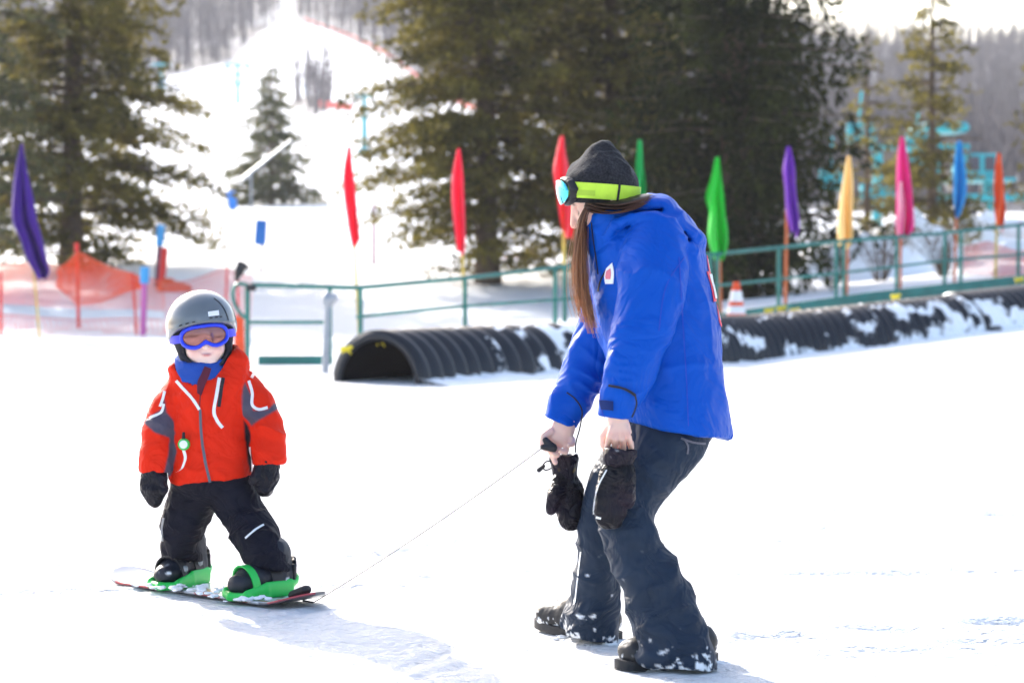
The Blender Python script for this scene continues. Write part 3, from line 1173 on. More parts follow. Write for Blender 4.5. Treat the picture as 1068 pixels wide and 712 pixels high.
MB().box(P(308, 378, 24.0) + np.array((0, 0, 0.01)), (0.74, 0.05, 0.12), bev=0.01).build('kick_board', M_RAIL, gate)

rl = thing('railing', 'long green two-bar railing running up behind the pipe to the right', 'railing', G(700, rail_d(700)))
xs = np.linspace(372, 1140, 60)
MB().tube([P(x, rail_y(x, 'top'), rail_d(x)) for x in xs], 0.022, 8).build('top_rail', M_RAIL, rl)
MB().tube([P(x, rail_y(x, 'mid'), rail_d(x)) for x in xs], 0.017, 8).build('middle_rail', M_RAIL, rl)
for px in (376, 485, 579, 589, 663, 741, 748, 812, 872, 880, 935, 985, 1002, 1062, 1120):
    d = rail_d(px)
    g = G(px, d)
    t = P(px, rail_y(px, 'top'), d)
    MB().tube([g - np.array((0, 0, 0.15)), (t[0], g[1], t[2])], 0.024, 8).build('post', M_RAIL, rl)
board = []
kb = thing('kick_board', 'dark green board running along the snow behind the pipe', 'board', G(900, rail_d(900) - 0.1))
grid = []
for px in np.linspace(640, 1150, 40):
    d = rail_d(px) - 0.12
    y1 = rail_y(px, 'kick')
    grid.append([P(px, y1 - 5.5, d), P(px, y1 + 11, d)])
nn = np.zeros((40, 2, 3)); nn[:, :, 1] = 1
MB().sheet(np.array(grid), 0.045, nn).build('plank', M_RAIL, kb, smooth=False)

# yellow strips on the left posts
post = thing('marker_post', 'grey steel post with a rounded clamp head standing left of the pipe mouth', 'post', G(338, 22.3))
g = G(338, 22.3)
t = P(342, 318, 22.3)
MB().tube([g - np.array((0, 0, 0.2)), t], [0.034, 0.03], 10).build('pole', M_GALV, post)
hv = Vol(t - 0.14, t + 0.16, 0.012)
hv.ell(t + np.array((0.0, 0, 0.05)), (0.055, 0.05, 0.075), k=0.02).seg(t, t + np.array((0.055, -0.02, 0.07)), 0.035, 0.04, k=0.02)
v, f = hv.mesh(1)
meshobj('clamp_head', v, f, M_GALV, post)

# ------------------------------------------------------------------ flags
def flag_mat(c, tr=0.45):
    return mat('flag_nylon', c, rough=0.6, transl=tr, var=0.06, vscale=3, bump=0.3, bscale=7, bdist=0.03)
def flag(label, pole_top, pole_bot, d, rows, color, pmat, seed, npl=1.6, amp=0.85, tr=0.3, poler=0.014, side=None):
    """rows: (py, left px, right px) down the cloth"""
    rng = np.random.default_rng(seed)
    b = G(pole_bot[0], d)
    root = thing('flag', label, 'flag', b, 'coloured pennants on poles')
    tp = P(*pole_top, d)
    bb = b - np.array((0, 0, 0.1))
    MB().tube([bb, tp], [poler, poler * 0.8], 8).build('pole', pmat, root)
    rr = spline(np.array(rows, float), 8)
    nu = 28
    grid = []
    for i, (py, xl, xr) in enumerate(rr):
        v = i / (len(rr) - 1)
        row = []
        w = (xr - xl)
        for j in range(nu):
            u = j / (nu - 1)
            ph = 2 * math.pi * npl * (u + 0.12 * math.sin(3.1 * v + seed)) + seed + 1.3 * v
            y = amp * rp(w, d) * (0.5 * math.sin(ph) + 0.22 * math.sin(2.3 * ph + v * 4)) * (0.35 + 0.65 * v)
            x = xl + w * u
            ragged = 2.2 * math.sin(9 * u + seed) * (v > 0.97)
            q = P(x + 0.6 * math.sin(ph + 1) * v, py + ragged + (u - 0.4) * 9 * v ** 4 * math.cos(seed * 1.7), d)
            row.append(q + np.array((0, y - 0.02 - 0.5 * amp * rp(w, d), 0)))
        grid.append(row)
    g = np.array(grid)
    nr = np.zeros_like(g); nr[..., 1] = 1
    MB().sheet(g, 0.002, nr).build('cloth', flag_mat(color, tr), root)
    return root

flag('large purple flag hanging beside the big conifer on the left', (24, 150), (42, 350), 30.5,
     [(150, 22, 25), (175, 17, 29), (205, 14, 37), (230, 14, 42), (250, 22, 48), (270, 28, 53), (283, 35, 56), (292, 40, 50)], (0.06, 0.005, 0.24), M_YEPOLE, 1, tr=0.15)
flag('red flag left of the pipe mouth, directly above its first ribs', (365, 153), (376, 345), 24.3,
     [(153, 363, 366), (175, 359, 368), (195, 358, 371), (220, 361, 373), (240, 364, 375), (257, 368, 376)], (0.88, 0.045, 0.10), M_YEPOLE, 2, tr=0.45)
flag('red flag between the pine trunk and the left red flag', (479, 155), (486, 345), 25.3,
     [(155, 477, 480), (180, 472, 483), (205, 471, 484), (230, 473, 485), (250, 476, 485), (265, 478, 484)], (0.88, 0.045, 0.11), M_YEPOLE, 3, tr=0.45)
flag('coral red flag on a yellow pole just behind the goggles', (586, 142), (590, 350), 26.4,
     [(142, 584, 588), (160, 580, 590), (180, 577, 594), (205, 581, 597), (225, 583, 599), (246, 586, 598)], (0.9, 0.06, 0.09), M_YEPOLE, 4, poler=0.022)
flag('narrow green flag peeking out behind the beanie', (667, 146), (668, 350), 27.3,
     [(146, 665, 669), (170, 663, 671), (190, 662, 673), (206, 663, 673)], (0.01, 0.5, 0.12), M_ORPOLE, 5)
flag('bright green flag behind the woman\'s hood', (748, 164), (752, 350), 28.6,
     [(164, 746, 750), (185, 741, 752), (205, 735, 754), (222, 739, 755), (245, 738, 758), (262, 742, 757), (273, 747, 754)], (0.02, 0.62, 0.05), M_ORPOLE, 6, poler=0.022)
flag('purple flag on an orange pole in front of the dark spruce', (822, 153), (819, 330), 29.2,
     [(153, 820, 824), (175, 816, 828), (195, 818, 829), (215, 819, 831), (232, 821, 833), (243, 824, 831)], (0.22, 0.03, 0.5), M_ORPOLE, 7, poler=0.022)
flag('pale yellow flag right of the dark spruce', (885, 163), (883, 320), 29.8,
     [(163, 883, 887), (185, 879, 889), (205, 876, 889), (225, 874, 888), (245, 873, 888), (257, 874, 885)], (0.95, 0.72, 0.30), M_ORPOLE, 8, poler=0.018)
pinkf = flag('magenta pink flag with a pale edge, left of the slender conifer trunk', (940, 143), (939, 312), 30.3,
     [(143, 938, 942), (165, 935, 946), (190, 934, 949), (215, 934, 951), (235, 933, 952), (248, 935, 950)], (0.85, 0.03, 0.30), M_ORPOLE, 9, poler=0.018)
g = np.array([[P(x0 + (x1 - x0) * u, py, 30.3) + np.array((0, -0.16 - 0.02 * math.sin(u * 5), 0)) for u in np.linspace(0, 1, 8)]
              for py, x0, x1 in spline([(190, 936, 939), (205, 935, 941), (222, 935, 942), (238, 934, 941), (246, 934, 940)], 4)])
MB().sheet(g, 0.002, np.zeros_like(g) + (0, 1, 0)).build('pale_panel', flag_mat((0.9, 0.55, 0.62), 0.4), pinkf)
flag('light blue flag right of the slender conifer trunk', (1000, 147), (995, 306), 30.9,
     [(147, 998, 1002), (170, 994, 1005), (190, 993, 1007), (210, 993, 1006), (226, 995, 1001)], (0.02, 0.35, 0.72), M_ORPOLE, 10, poler=0.018)
flag('orange flag nearest the right border', (1041, 160), (1038, 300), 31.3,
     [(160, 1039, 1043), (180, 1036, 1045), (205, 1035, 1047), (222, 1036, 1047), (236, 1038, 1045)], (0.9, 0.15, 0.03), M_YEPOLE, 11, poler=0.018)

# ------------------------------------------------------------------ netting, stakes, pads on the left
def stake(name, label, cat, pxt, pyt, pxb, d, r, m, group=None, topm=None, toph=0.0):
    b = G(pxb, d)
    t = P(pxt, pyt, d)
    o = thing(name, label, cat, b, group)
    MB().tube([b - np.array((0, 0, 0.1)), b + (t - b) * 0.5, t], [r, r, r * 0.9], 8).build('pole', m, o)
    if topm is not None:
        dr = (t - b) / np.linalg.norm(t - b)
        MB().tube([t - dr * toph, t + dr * 0.01], r * 1.5, 8).build('top_sleeve', topm, o)
    return o
SG = 'red stakes holding the orange netting'
stake('fence_stake', 'red stake at the left border holding the orange netting', 'stake', 1, 284, 1, 32.5, 0.02, M_REDST, SG)
stake('fence_stake', 'red stake below the peak of the orange netting', 'stake', 80, 254, 82, 35.0, 0.024, M_REDST, SG, M_REDST, 0.12)
stake('fence_stake', 'thin red stake beside the blue and pink pole', 'stake', 138, 284, 143, 33.5, 0.017, M_REDST, SG)
stake('fence_stake', 'thin red stake just behind the top of the grey helmet', 'stake', 237, 277, 234, 33.5, 0.015, M_REDST, SG)
M_PINKP = mat('faded_pink_pole', (0.55, 0.12, 0.36), rough=0.6)
M_LBLUE = mat('light_blue_sleeve', (0.06, 0.36, 0.7), rough=0.6)
stake('marker_pole', 'pink pole with a light blue top between the netting stakes', 'pole', 151, 279, 149, 33.0, 0.042, M_PINKP, None, M_LBLUE, 0.22)
stake('marker_pole', 'dark maroon pole standing alone on the snow right of the first red flag', 'pole', 390, 212, 390, 45, 0.032, mat('maroon_pole', (0.2, 0.05, 0.12), rough=0.6))
stake('marker_pole', 'leaning dark pole with a blue tip at the foot of the big conifer', 'pole', 168, 235, 163, 41, 0.045, mat('dark_pole', (0.14, 0.05, 0.09), rough=0.6), None, M_LBLUE, 0.35)
o = thing('safety_pad', 'red pad leaning against the dark pole by the big conifer', 'pad', G(170, 40.6))
g = G(169, 40.6)
MB().box((g + P(171, 255, 40.6)) / 2, (0.11, 0.12, 0.68), M=Matrix.Rotation(R(6), 3, 'Y'), bev=0.03).build('cover', M_REDST, o)
o = thing('net_roll', 'heap of fallen orange netting beside the red pad', 'netting', G(182, 40.4))
vv = Vol(G(182, 40.4) - 0.35, G(182, 40.4) + 0.35, 0.02)
vv.ell(G(182, 40.4, 0.05), (0.3, 0.12, 0.1), k=0.03).ell(G(176, 40.4, 0.13), (0.13, 0.1, 0.1), k=0.03)
v, f = vv.mesh(1)
v = v + vnorm(v, f) * (0.03 * noise(v, 14, 2))[:, None]
meshobj('heap', v, f, M_ORANGE, o)

def netting(name, label, top, bot, d, cols_n, rows_n, sw=0.004, seed=0, m=M_ORANGE):
    """top / bot: px polylines of the two edges; strands are real thin ribbons"""
    rng = np.random.default_rng(seed)
    T, B = np.array(top, float), np.array(bot, float)
    xs = np.linspace(T[0, 0], T[-1, 0], cols_n)
    grid = np.zeros((cols_n, rows_n, 3))
    dd = d if callable(d) else (lambda x: d)
    for i, x in enumerate(xs):
        yt, yb = np.interp(x, T[:, 0], T[:, 1]), np.interp(x, B[:, 0], B[:, 1])
        for j in range(rows_n):
            f = j / (rows_n - 1)
            p = P(x + 1.5 * math.sin(f * 5 + x * 0.1), yt + (yb - yt) * f, dd(x))
            p[1] += 0.06 * math.sin(x * 0.13 + 3 * f + seed)
            grid[i, j] = p
    mb = MB()
    def rib(path, w):
        path = np.asarray(path)
        k = len(path)
        t = np.gradient(path, axis=0)
        t /= np.linalg.norm(t, axis=1)[:, None] + 1e-9
        s = np.cross(t, np.array((0, 1.0, 0.2)))
        s /= np.linalg.norm(s, axis=1)[:, None] + 1e-9
        V = np.concatenate([path + s * w, path - s * w, path + np.array((0, w, 0))])
        Fc = [(i, i + 1, k + i + 1, k + i) for i in range(k - 1)] + [(i, i + 1, 2 * k + i + 1, 2 * k + i) for i in range(k - 1)]
        mb.add(V, Fc)
    for j in range(rows_n):
        rib(grid[:, j], sw)
    for i in range(cols_n):
        rib(grid[i], sw)
    mb.tube(grid[:, 0], 0.008, 5)
    o = mb.build('net', m)
    o.name = name
    return o
nt = netting('safety_net', '', [(-60, 272), (2, 276), (40, 274), (66, 278), (80, 262), (100, 272), (140, 288), (170, 293)],
             [(-60, 318), (0, 316), (80, 322), (140, 322), (152, 322), (170, 324)], lambda x: float(np.interp(x, [0, 80, 150], [32.6, 35.0, 33.2])), 120, 18, 0.0028, 1)
tag(nt, 'sagging orange mesh netting strung between red stakes on the left', 'netting')
nt2 = netting('safety_net', '', [(-60, 330), (0, 328), (80, 334), (140, 332), (170, 334)], [(-60, 344), (0, 342), (80, 348), (140, 345), (170, 348)],
             lambda x: float(np.interp(x, [0, 80, 150], [32.6, 35.0, 33.2])), 40, 4, 0.004, 5)
tag(nt2, 'loose bottom edge of the orange netting lying along the snow', 'netting')
nt = netting('safety_net', '', [(60, 283), (80, 264), (104, 274), (140, 287), (150, 292)], [(60, 298), (80, 318), (104, 316), (140, 302), (150, 300)],
             lambda x: 34.6, 46, 18, 0.0050, 2)
tag(nt, 'doubled bright orange netting bunched up at the stake under the conifer', 'netting')
M_PINKN = mat('faded_pink_net', (0.75, 0.22, 0.18), rough=0.6, transl=0.3)
nt = netting('safety_net', '', [(170, 298), (200, 292), (236, 280), (262, 290)], [(170, 348), (200, 348), (236, 348), (262, 350)], lambda x: 33.6, 60, 14, 0.003, 3, M_PINKN)
tag(nt, 'thin faded netting stretched behind the child\'s helmet', 'netting')
nt = netting('safety_net', '', [(280, 275), (360, 278), (460, 276), (560, 262)], [(280, 300), (360, 301), (460, 298), (560, 286)], lambda x: 47, 150, 12, 0.003, 4, M_PINKN)
tag(nt, 'faint pink netting crossing the slope behind the two red flags', 'netting')

o = stake('marker_pole', 'red pole with an orange sleeve standing behind the gate loop', 'pole', 248, 292, 249, 24.6, 0.012, M_REDST)
MB().tube([P(249, 330, 24.6), P(250, 372, 24.6)], [0.05, 0.055], 10).build('lower_sleeve', M_ORANGE, o)
o = thing('pole_cap', 'black rubber cap tilted on top of the red pole by the gate', 'cap', P(248, 292, 24.55))
vv = Vol(P(250, 283, 24.55) - 0.16, P(250, 283, 24.55) + 0.16, 0.01)
vv.seg(P(247, 291, 24.55), P(249, 283, 24.55), 0.025, 0.04).seg(P(249, 284, 24.55), P(253, 276, 24.55), 0.045, (0.03, 0.06), side=(0, 1, 0)).ell(P(256, 279, 24.5), (0.04, 0.03, 0.025))
v, f = vv.mesh(1)
meshobj('cap_shell', v, f, M_BLACK, o)

for i, (px, y0, y1, d, wid, lb) in enumerate([(242, 199, 219, 72, 9, 'small blue pad on the slope left of the lone spruce'), (272, 229, 256, 43.5, 12, 'blue pad on a thin post below the lone spruce')]):
    g = G(px, d)
    o = thing('tower_pad', lb, 'pad', g, 'blue pads on posts')
    c = (P(px, y0, d) + P(px, y1, d)) / 2
    hgt = rp(y1 - y0, d)
    MB().box(c, (rp(wid, d), 0.12, hgt * 0.98), M=Matrix.Rotation(R(4 if i else -8), 3, 'Y'), bev=0.03).build('cover', M_BLUEPAD, o)
    MB().tube([g - np.array((0, 0, 0.1)), P(px + 2, y0 + 2, d) + np.array((0, 0.1, 0))], 0.022, 6).build('post', mat('dark_wood', (0.12, 0.07, 0.08)), o)

# snow-making lance
o = thing('snow_lance', 'long white snow-making lance slanting across the lone spruce', 'snow gun', G(250, 74))
MB().tube([P(253, 187, 74), P(280, 165, 74), P(304, 146, 74)], [0.055, 0.045, 0.035], 8).build('lance', M_GALV, o)
MB().tube([G(262, 74) - np.array((0, 0, 0.2)), P(262, 180, 74)], 0.025, 8).build('stand', M_GALV, o)

# ------------------------------------------------------------------ lift towers
def lift_tower(label, px, ytop, ybase, d, arm, m, pad=True, double=False):
    g = G(px, d)
    t = P(px, ytop, d)
    o = thing('lift_tower', label, 'lift tower', g, 'chairlift towers on the slope')
    MB().tube([g - np.array((0, 0, 0.4)), t], [0.17, 0.11], 10).build('mast', m, o)
    mb = MB()
    mb.box(t + np.array((0, 0, -0.1)), (arm, 0.2, 0.16), bev=0.02)
    if double:
        mb.box(t + np.array((0, 0, -0.8)), (arm * 0.8, 0.14, 0.12), bev=0.02)
        for s in (-1, 1):
            mb.tube([t + np.array((s * arm * 0.45, 0, -0.1)), t + np.array((s * arm * 0.12, 0, -1.6))], 0.06, 6)
    mb.build('crossarm', m, o)
    for s in (-1, 1):
        mb = MB()
        for k in range(4):
            q = t + np.array((s * arm / 2, (k - 1.5) * 0.35, -0.28))
            mb.tube([q - np.array((0.05, 0, 0)), q + np.array((0.05, 0, 0))], 0.14, 10)
        mb.box(t + np.array((s * arm / 2, 0, -0.22)), (0.06, 1.3, 0.1))
        mb.build('sheave_train', M_GALV, o)
    if pad:
        c = P(px, ybase - 6, d)
        MB().tube([c - np.array((0, 0, rp(7, d))), c + np.array((0, 0, rp(7, d)))], 0.33, 12).build('base_pad', mat('teal_pad', (0.03, 0.33, 0.5), rough=0.6), o)
lift_tower('teal chairlift tower with braced crossarm left of the lone spruce', 248, 66, 132, 172, 1.7, M_TEAL, True, True)
lift_tower('teal chairlift tower standing right of the lone spruce', 380, 98, 168, 120, 0.9, M_TEAL)
lift_tower('small distant chairlift tower seen through the big conifer', 168, 66, 98, 185, 1.5, M_TEAL)
lift_tower('white lift frame beside the bare trees in the middle of the run', 318, 88, 122, 190, 2.6, M_WHITE, False)
# red fencing along the run
def far_fence(label, pts, h, d):
    mb = MB()
    g = []
    L = spline(np.array(pts, float), 10)
    for x, y_ in L:
        q = G(x, y_)
        g.append([q + np.array((0, 0, 0.02)), q + np.array((0, 0, h))])
    nn = np.zeros((len(g), 2, 3)); nn[..., 1] = 1
    o = mb.sheet(np.array(g), 0.03, nn).build('run_fence', mat('red_net_far', (0.75, 0.12, 0.12), rough=0.7, transl=0.3))
    tag(o, label, 'fence', 'red fences along the ski run')
far_fence('long red safety fence along the right edge of the ski run', [(318, 300), (380, 260), (440, 210), (480, 175), (520, 155)], 0.28, 0)
far_fence('short red fence below the clump of bare trees', [(332, 168), (350, 164), (368, 160)], 0.5, 0)

# ------------------------------------------------------------------ lift station at the right
M_DARKWIN = mat('dark_glass', (0.03, 0.03, 0.06), rough=0.1, spec=0.8)
def qbox(mb, x0, y0, x1, y1, d, depth, bev=0.02):
    a, b = P(x0, y1, d), P(x1, y0, d)
    mb.box(((a[0] + b[0]) / 2, (a[1] + b[1]) / 2 + depth / 2, (a[2] + b[2]) / 2), (abs(b[0] - a[0]), depth, abs(b[2] - a[2])), bev=bev)
    return mb
o = thing('lift_station', 'teal chairlift station with a dark-windowed cabin behind the light blue flag', 'lift station', G(1000, 66))
qbox(MB(), 1004, 160, 1042, 188, 66, 1.6).build('cabin', M_TEAL, o)
qbox(MB(), 1009, 163, 1022, 178, 65.97, 0.1, 0.01).build('window', M_DARKWIN, o)
qbox(MB(), 1027, 163, 1038, 178, 65.97, 0.1, 0.01).build('window', M_DARKWIN, o)
qbox(MB(), 998, 185, 1060, 189, 65.8, 2.2).build('platform', M_TEAL, o)
qbox(MB(), 975, 202, 1085, 209, 66, 0.4).build('lower_beam', M_TEAL, o)
qbox(MB(), 965, 127, 1012, 138, 67, 3.0, 0.1).build('roof', M_TEAL, o)
qbox(MB(), 905, 150, 1012, 156, 67.5, 0.5).build('bullwheel_beam', M_TEAL, o)
for px in (915, 975, 1030, 1078):
    g = G(px, 66.4)
    t = P(px, 160 if px < 1000 else 190, 66.4)
    MB().tube([g - np.array((0, 0, 0.2)), (t[0], g[1], t[2])], 0.14, 10).build('column', M_TEAL, o)
def chair(label, px, py, d, w=34, s=1.0):
    c = P(px, py, d)
    o = thing('lift_chair', label, 'chairlift chair', c, 'teal chairlift chairs by the station')
    W = rp(w, d)
    mb = MB().box(c, (W, 0.45, 0.09), bev=0.02)
    mb.build('seat', M_TEAL, o)
    MB().box(c + np.array((0, 0.22, 0.28)), (W, 0.07, 0.38), bev=0.02).build('backrest', M_TEAL, o)
    MB().tube(spline([c + np.array((0, 0.2, 0.4)), c + np.array((0, 0.3, 0.7)), c + np.array((0, 0.1, 1.0)), c + np.array((0, 0, 1.25))], 4), 0.035, 6).build('hanger', M_TEAL, o)
    for s_ in (-1, 1):
        MB().tube([c + np.array((s_ * W / 2, 0.2, 0.4)), c + np.array((s_ * W / 2, -0.15, 0.3)), c + np.array((s_ * W / 2, -0.2, 0.0))], 0.025, 6).build('armrest', M_TEAL, o)
chair('teal lift chair just right of the yellow flag', 898, 148, 60, 28)
chair('teal lift chair hanging low behind the pink flag', 956, 182, 60, 30)
chair('lowest teal lift chair left of the pink flag', 915, 212, 58, 34)
chair('teal lift chair behind the purple flag side of the yellow flag', 868, 196, 60, 26)
chair('teal lift chair between the pink flag and the slender trunk', 958, 158, 63, 24)
# white snow cat-like machine under the beam
o = thing('snow_groomer', 'white machine with a flat roof parked under the teal beam', 'vehicle', G(1012, 60))
qbox(MB(), 1003, 225, 1032, 240, 60, 1.6, 0.08).build('body', M_WHITE, o)
qbox(MB(), 1000, 212, 1029, 217, 59.8, 1.8, 0.03).build('roof', M_WHITE, o)
qbox(MB(), 1004, 217, 1026, 225, 60.1, 1.2, 0.02).build('window', M_DARKWIN, o)
qbox(MB(), 1002, 240, 1034, 246, 59.9, 1.9, 0.05).build('track', M_BLACK, o)
# padded white barrier with red dot
o = thing('padded_barrier', 'tall white padded barrier with a red dot beside the orange flag pole', 'barrier', G(1060, 36))
vb = Vol(P(1075, 260, 36) - 0.95, P(1075, 260, 36) + 0.95, 0.02)
for x0, y0, x1, y1 in ((1052, 238, 1098, 240), (1050, 262, 1100, 264), (1044, 286, 1104, 288)):
    vb.seg(P(x0, y0, 36), P(x1, y1, 36), 0.15, 0.15, k=0.03)
v, f = vb.mesh(1)
meshobj('padding', v, f, M_WHITE, o)
q = P(1065, 233, 35.83)
MB().tube([q, q + np.array((0, 0.03, 0))], 0.022, 12).build('red_dot', M_REDST, o)
nt = netting('safety_net', '', [(1004, 258), (1030, 252), (1060, 262), (1110, 260)], [(1004, 285), (1030, 287), (1060, 292), (1110, 292)], lambda x: 35, 70, 16, 0.004, 6, M_PINKN)
tag(nt, 'pale pink netting below the orange flag', 'netting')
# snow heaps behind the railing
def heap(label, px, d, r, h, seed):
    b = G(px, d)
    o = thing('snow_heap', label, 'snow pile', b, 'snow heaps behind the railing')
    n = 26
    gr = np.zeros((n, n, 3))
    for i in range(n):
        for j in range(n):
            a, rr = 2 * math.pi * i / (n - 1), j / (n - 1)
            x, y = b[0] + math.cos(a) * rr * r, b[1] + math.sin(a) * rr * r * 0.7
            hh = h * (1 - rr ** 2) * (1 + 0.35 * noise(np.array([[x, y, 0]]), 2.2, seed)[0])
            gr[i, j] = (x, y, float(ground(x, y)) + hh * (rr < 1) - 0.03)
    gr[-1] = gr[0]
    MB().sheet(gr).build('mound', M_SNOWC, o)
heap('long snow heap behind the railing under the yellow flag', 893, 43.5, 1.5, 0.75, 1)
heap('snow heap behind the railing under the pink flag', 948, 47, 1.2, 0.95, 2)
heap('snow heap behind the white machine', 1020, 52, 1.4, 0.8, 3)

# ------------------------------------------------------------------ traffic cone
ct = P(768, 294, 27.6)
cb = ct.copy(); cb[2] = float(ground(ct[0], ct[1])) + 0.0
cone = thing('traffic_cone', 'orange and white traffic cone standing behind the pipe', 'traffic cone', cb)
Hc = ct[2] - cb[2]
def frust(h0, h1, m, nm, par, e=0.0):
    rr = lambda h: 0.155 + (0.035 - 0.155) * h + e
    mb = MB()
    mb.tube([cb + np.array((0, 0, Hc * h0)), cb + np.array((0, 0, Hc * h1))], [rr(h0), rr(h1)], 24)
    return mb.build(nm, m, par)
body = frust(0.05, 1.0, M_ORANGE, 'body', cone)
frust(0.42, 0.56, M_WHITE, 'reflective_band', cone, 0.004)
frust(0.64, 0.84, M_WHITE, 'reflective_band', cone, 0.004)
MB().box(cb + np.array((0, 0, 0.02)), (0.36, 0.36, 0.04), bev=0.01).build('base', M_ORANGE, cone)


# ================================================================== people
def attr_cols(V, base):
    return np.broadcast_to(np.asarray(base, float), (len(V), 3)).copy()

def blend(c, col, w):
    w = np.clip(w, 0, 1)[:, None]
    return c * (1 - w) + np.asarray(col, float) * w

def to_px(V):
    q = V - CAM
    d = q @ FW
    return 534 + F * (q @ RT) / d, 356 - F * (q @ UP) / d

M_SKIN = mat('skin', (0.72, 0.43, 0.33), rough=0.5, attr='Col', sss=0.25, spec=0.35, bump=0.08, bscale=260, bdist=0.001)
M_SHELL = mat('blue_shell_fabric', (0.001, 0.072, 0.44), rough=0.42, spec=0.07, bump=0.12, bscale=420, bdist=0.001, var=0.05, vscale=5, crease=0.32, cscale=6)
M_REDSHELL = mat('red_jacket_fabric', (0.8, 0.03, 0.012), rough=0.62, attr='Col', bump=0.12, bscale=380, bdist=0.001, var=0.05, vscale=9, spec=0.08, crease=0.3, cscale=8)
M_TROUS = mat('dark_slate_trouser_fabric', (0.022, 0.034, 0.062), rough=0.55, attr='Col', bump=0.2, bscale=300, bdist=0.001, var=0.12, vscale=14, spec=0.08, crease=0.45, cscale=8)
M_CHPANT = mat('charcoal_trouser_fabric', (0.011, 0.011, 0.018), spec=0.06, crease=0.45, cscale=9, rough=0.6, bump=0.2, bscale=320, bdist=0.001, var=0.12, vscale=16)
M_GLOVE = mat('black_mitten_fabric', (0.018, 0.016, 0.024), rough=0.36, spec=0.16, crease=0.5, cscale=14, bump=0.35, bscale=120, bdist=0.002, var=0.3, vscale=20, attr='Col')
M_KNIT = mat('charcoal_fleece_knit', (0.024, 0.023, 0.027), rough=0.95, bump=0.8, bscale=200, bdist=0.003, var=0.6, vscale=170, sheen=0.15, spec=0.05)
M_LIME = mat('lime_strap', (0.5, 0.75, 0.05), rough=0.6, bump=0.1, bscale=300, var=0.06, vscale=40)
M_BOOT = mat('black_boot_leather', (0.02, 0.02, 0.024), rough=0.5, attr='Col', bump=0.25, bscale=90, bdist=0.003)
M_GREENPL = mat('green_binding_plastic', (0.01, 0.52, 0.07), rough=0.35, spec=0.5)
M_PIPING = mat('white_reflective_piping', (0.8, 0.8, 0.8), rough=0.5)
M_ZIP = mat('grey_zip', (0.10, 0.10, 0.13), rough=0.45)
M_DARK = mat('dark_webbing', (0.012, 0.012, 0.018), rough=0.7)
M_HAIR = mat('brown_hair', (0.1, 0.04, 0.02), rough=0.45, attr='Col', spec=0.4)
M_CORD = mat('thin_cord', (0.06, 0.06, 0.065), rough=0.6)
M_DRIFT = mat('packed_snow_crumbs', (0.88, 0.89, 0.91), rough=0.8, bump=0.4, bscale=90, bdist=0.004)

# ------------------------------------------------------------------ the woman
wroot = thing('person', 'woman in a bright blue hooded jacket and dark beanie bending forward, pulling a cord', 'person', G(660, 6.7))

# head frame: f towards the face, s towards the camera, u up
pa = R(24)
HF = np.array((-math.cos(pa), 0, -math.sin(pa)))
HU = np.array((-math.sin(pa), 0, math.cos(pa)))
HS = np.array((0, -1.0, 0))
HC = P(632, 208, 6.68)
def H(f, s, u):
    return HC + HF * f + HS * s + HU * u
AX = [HF, HS, HU]

# hand builder on a volume
def finger(V, pts, r0, r1, k=0.0015):
    pts = np.asarray(pts, float)
    n = len(pts)
    rr = np.linspace(r0, r1, n)
    for i in range(n - 1):
        V.seg(pts[i], pts[i + 1], rr[i], rr[i + 1], k=k)

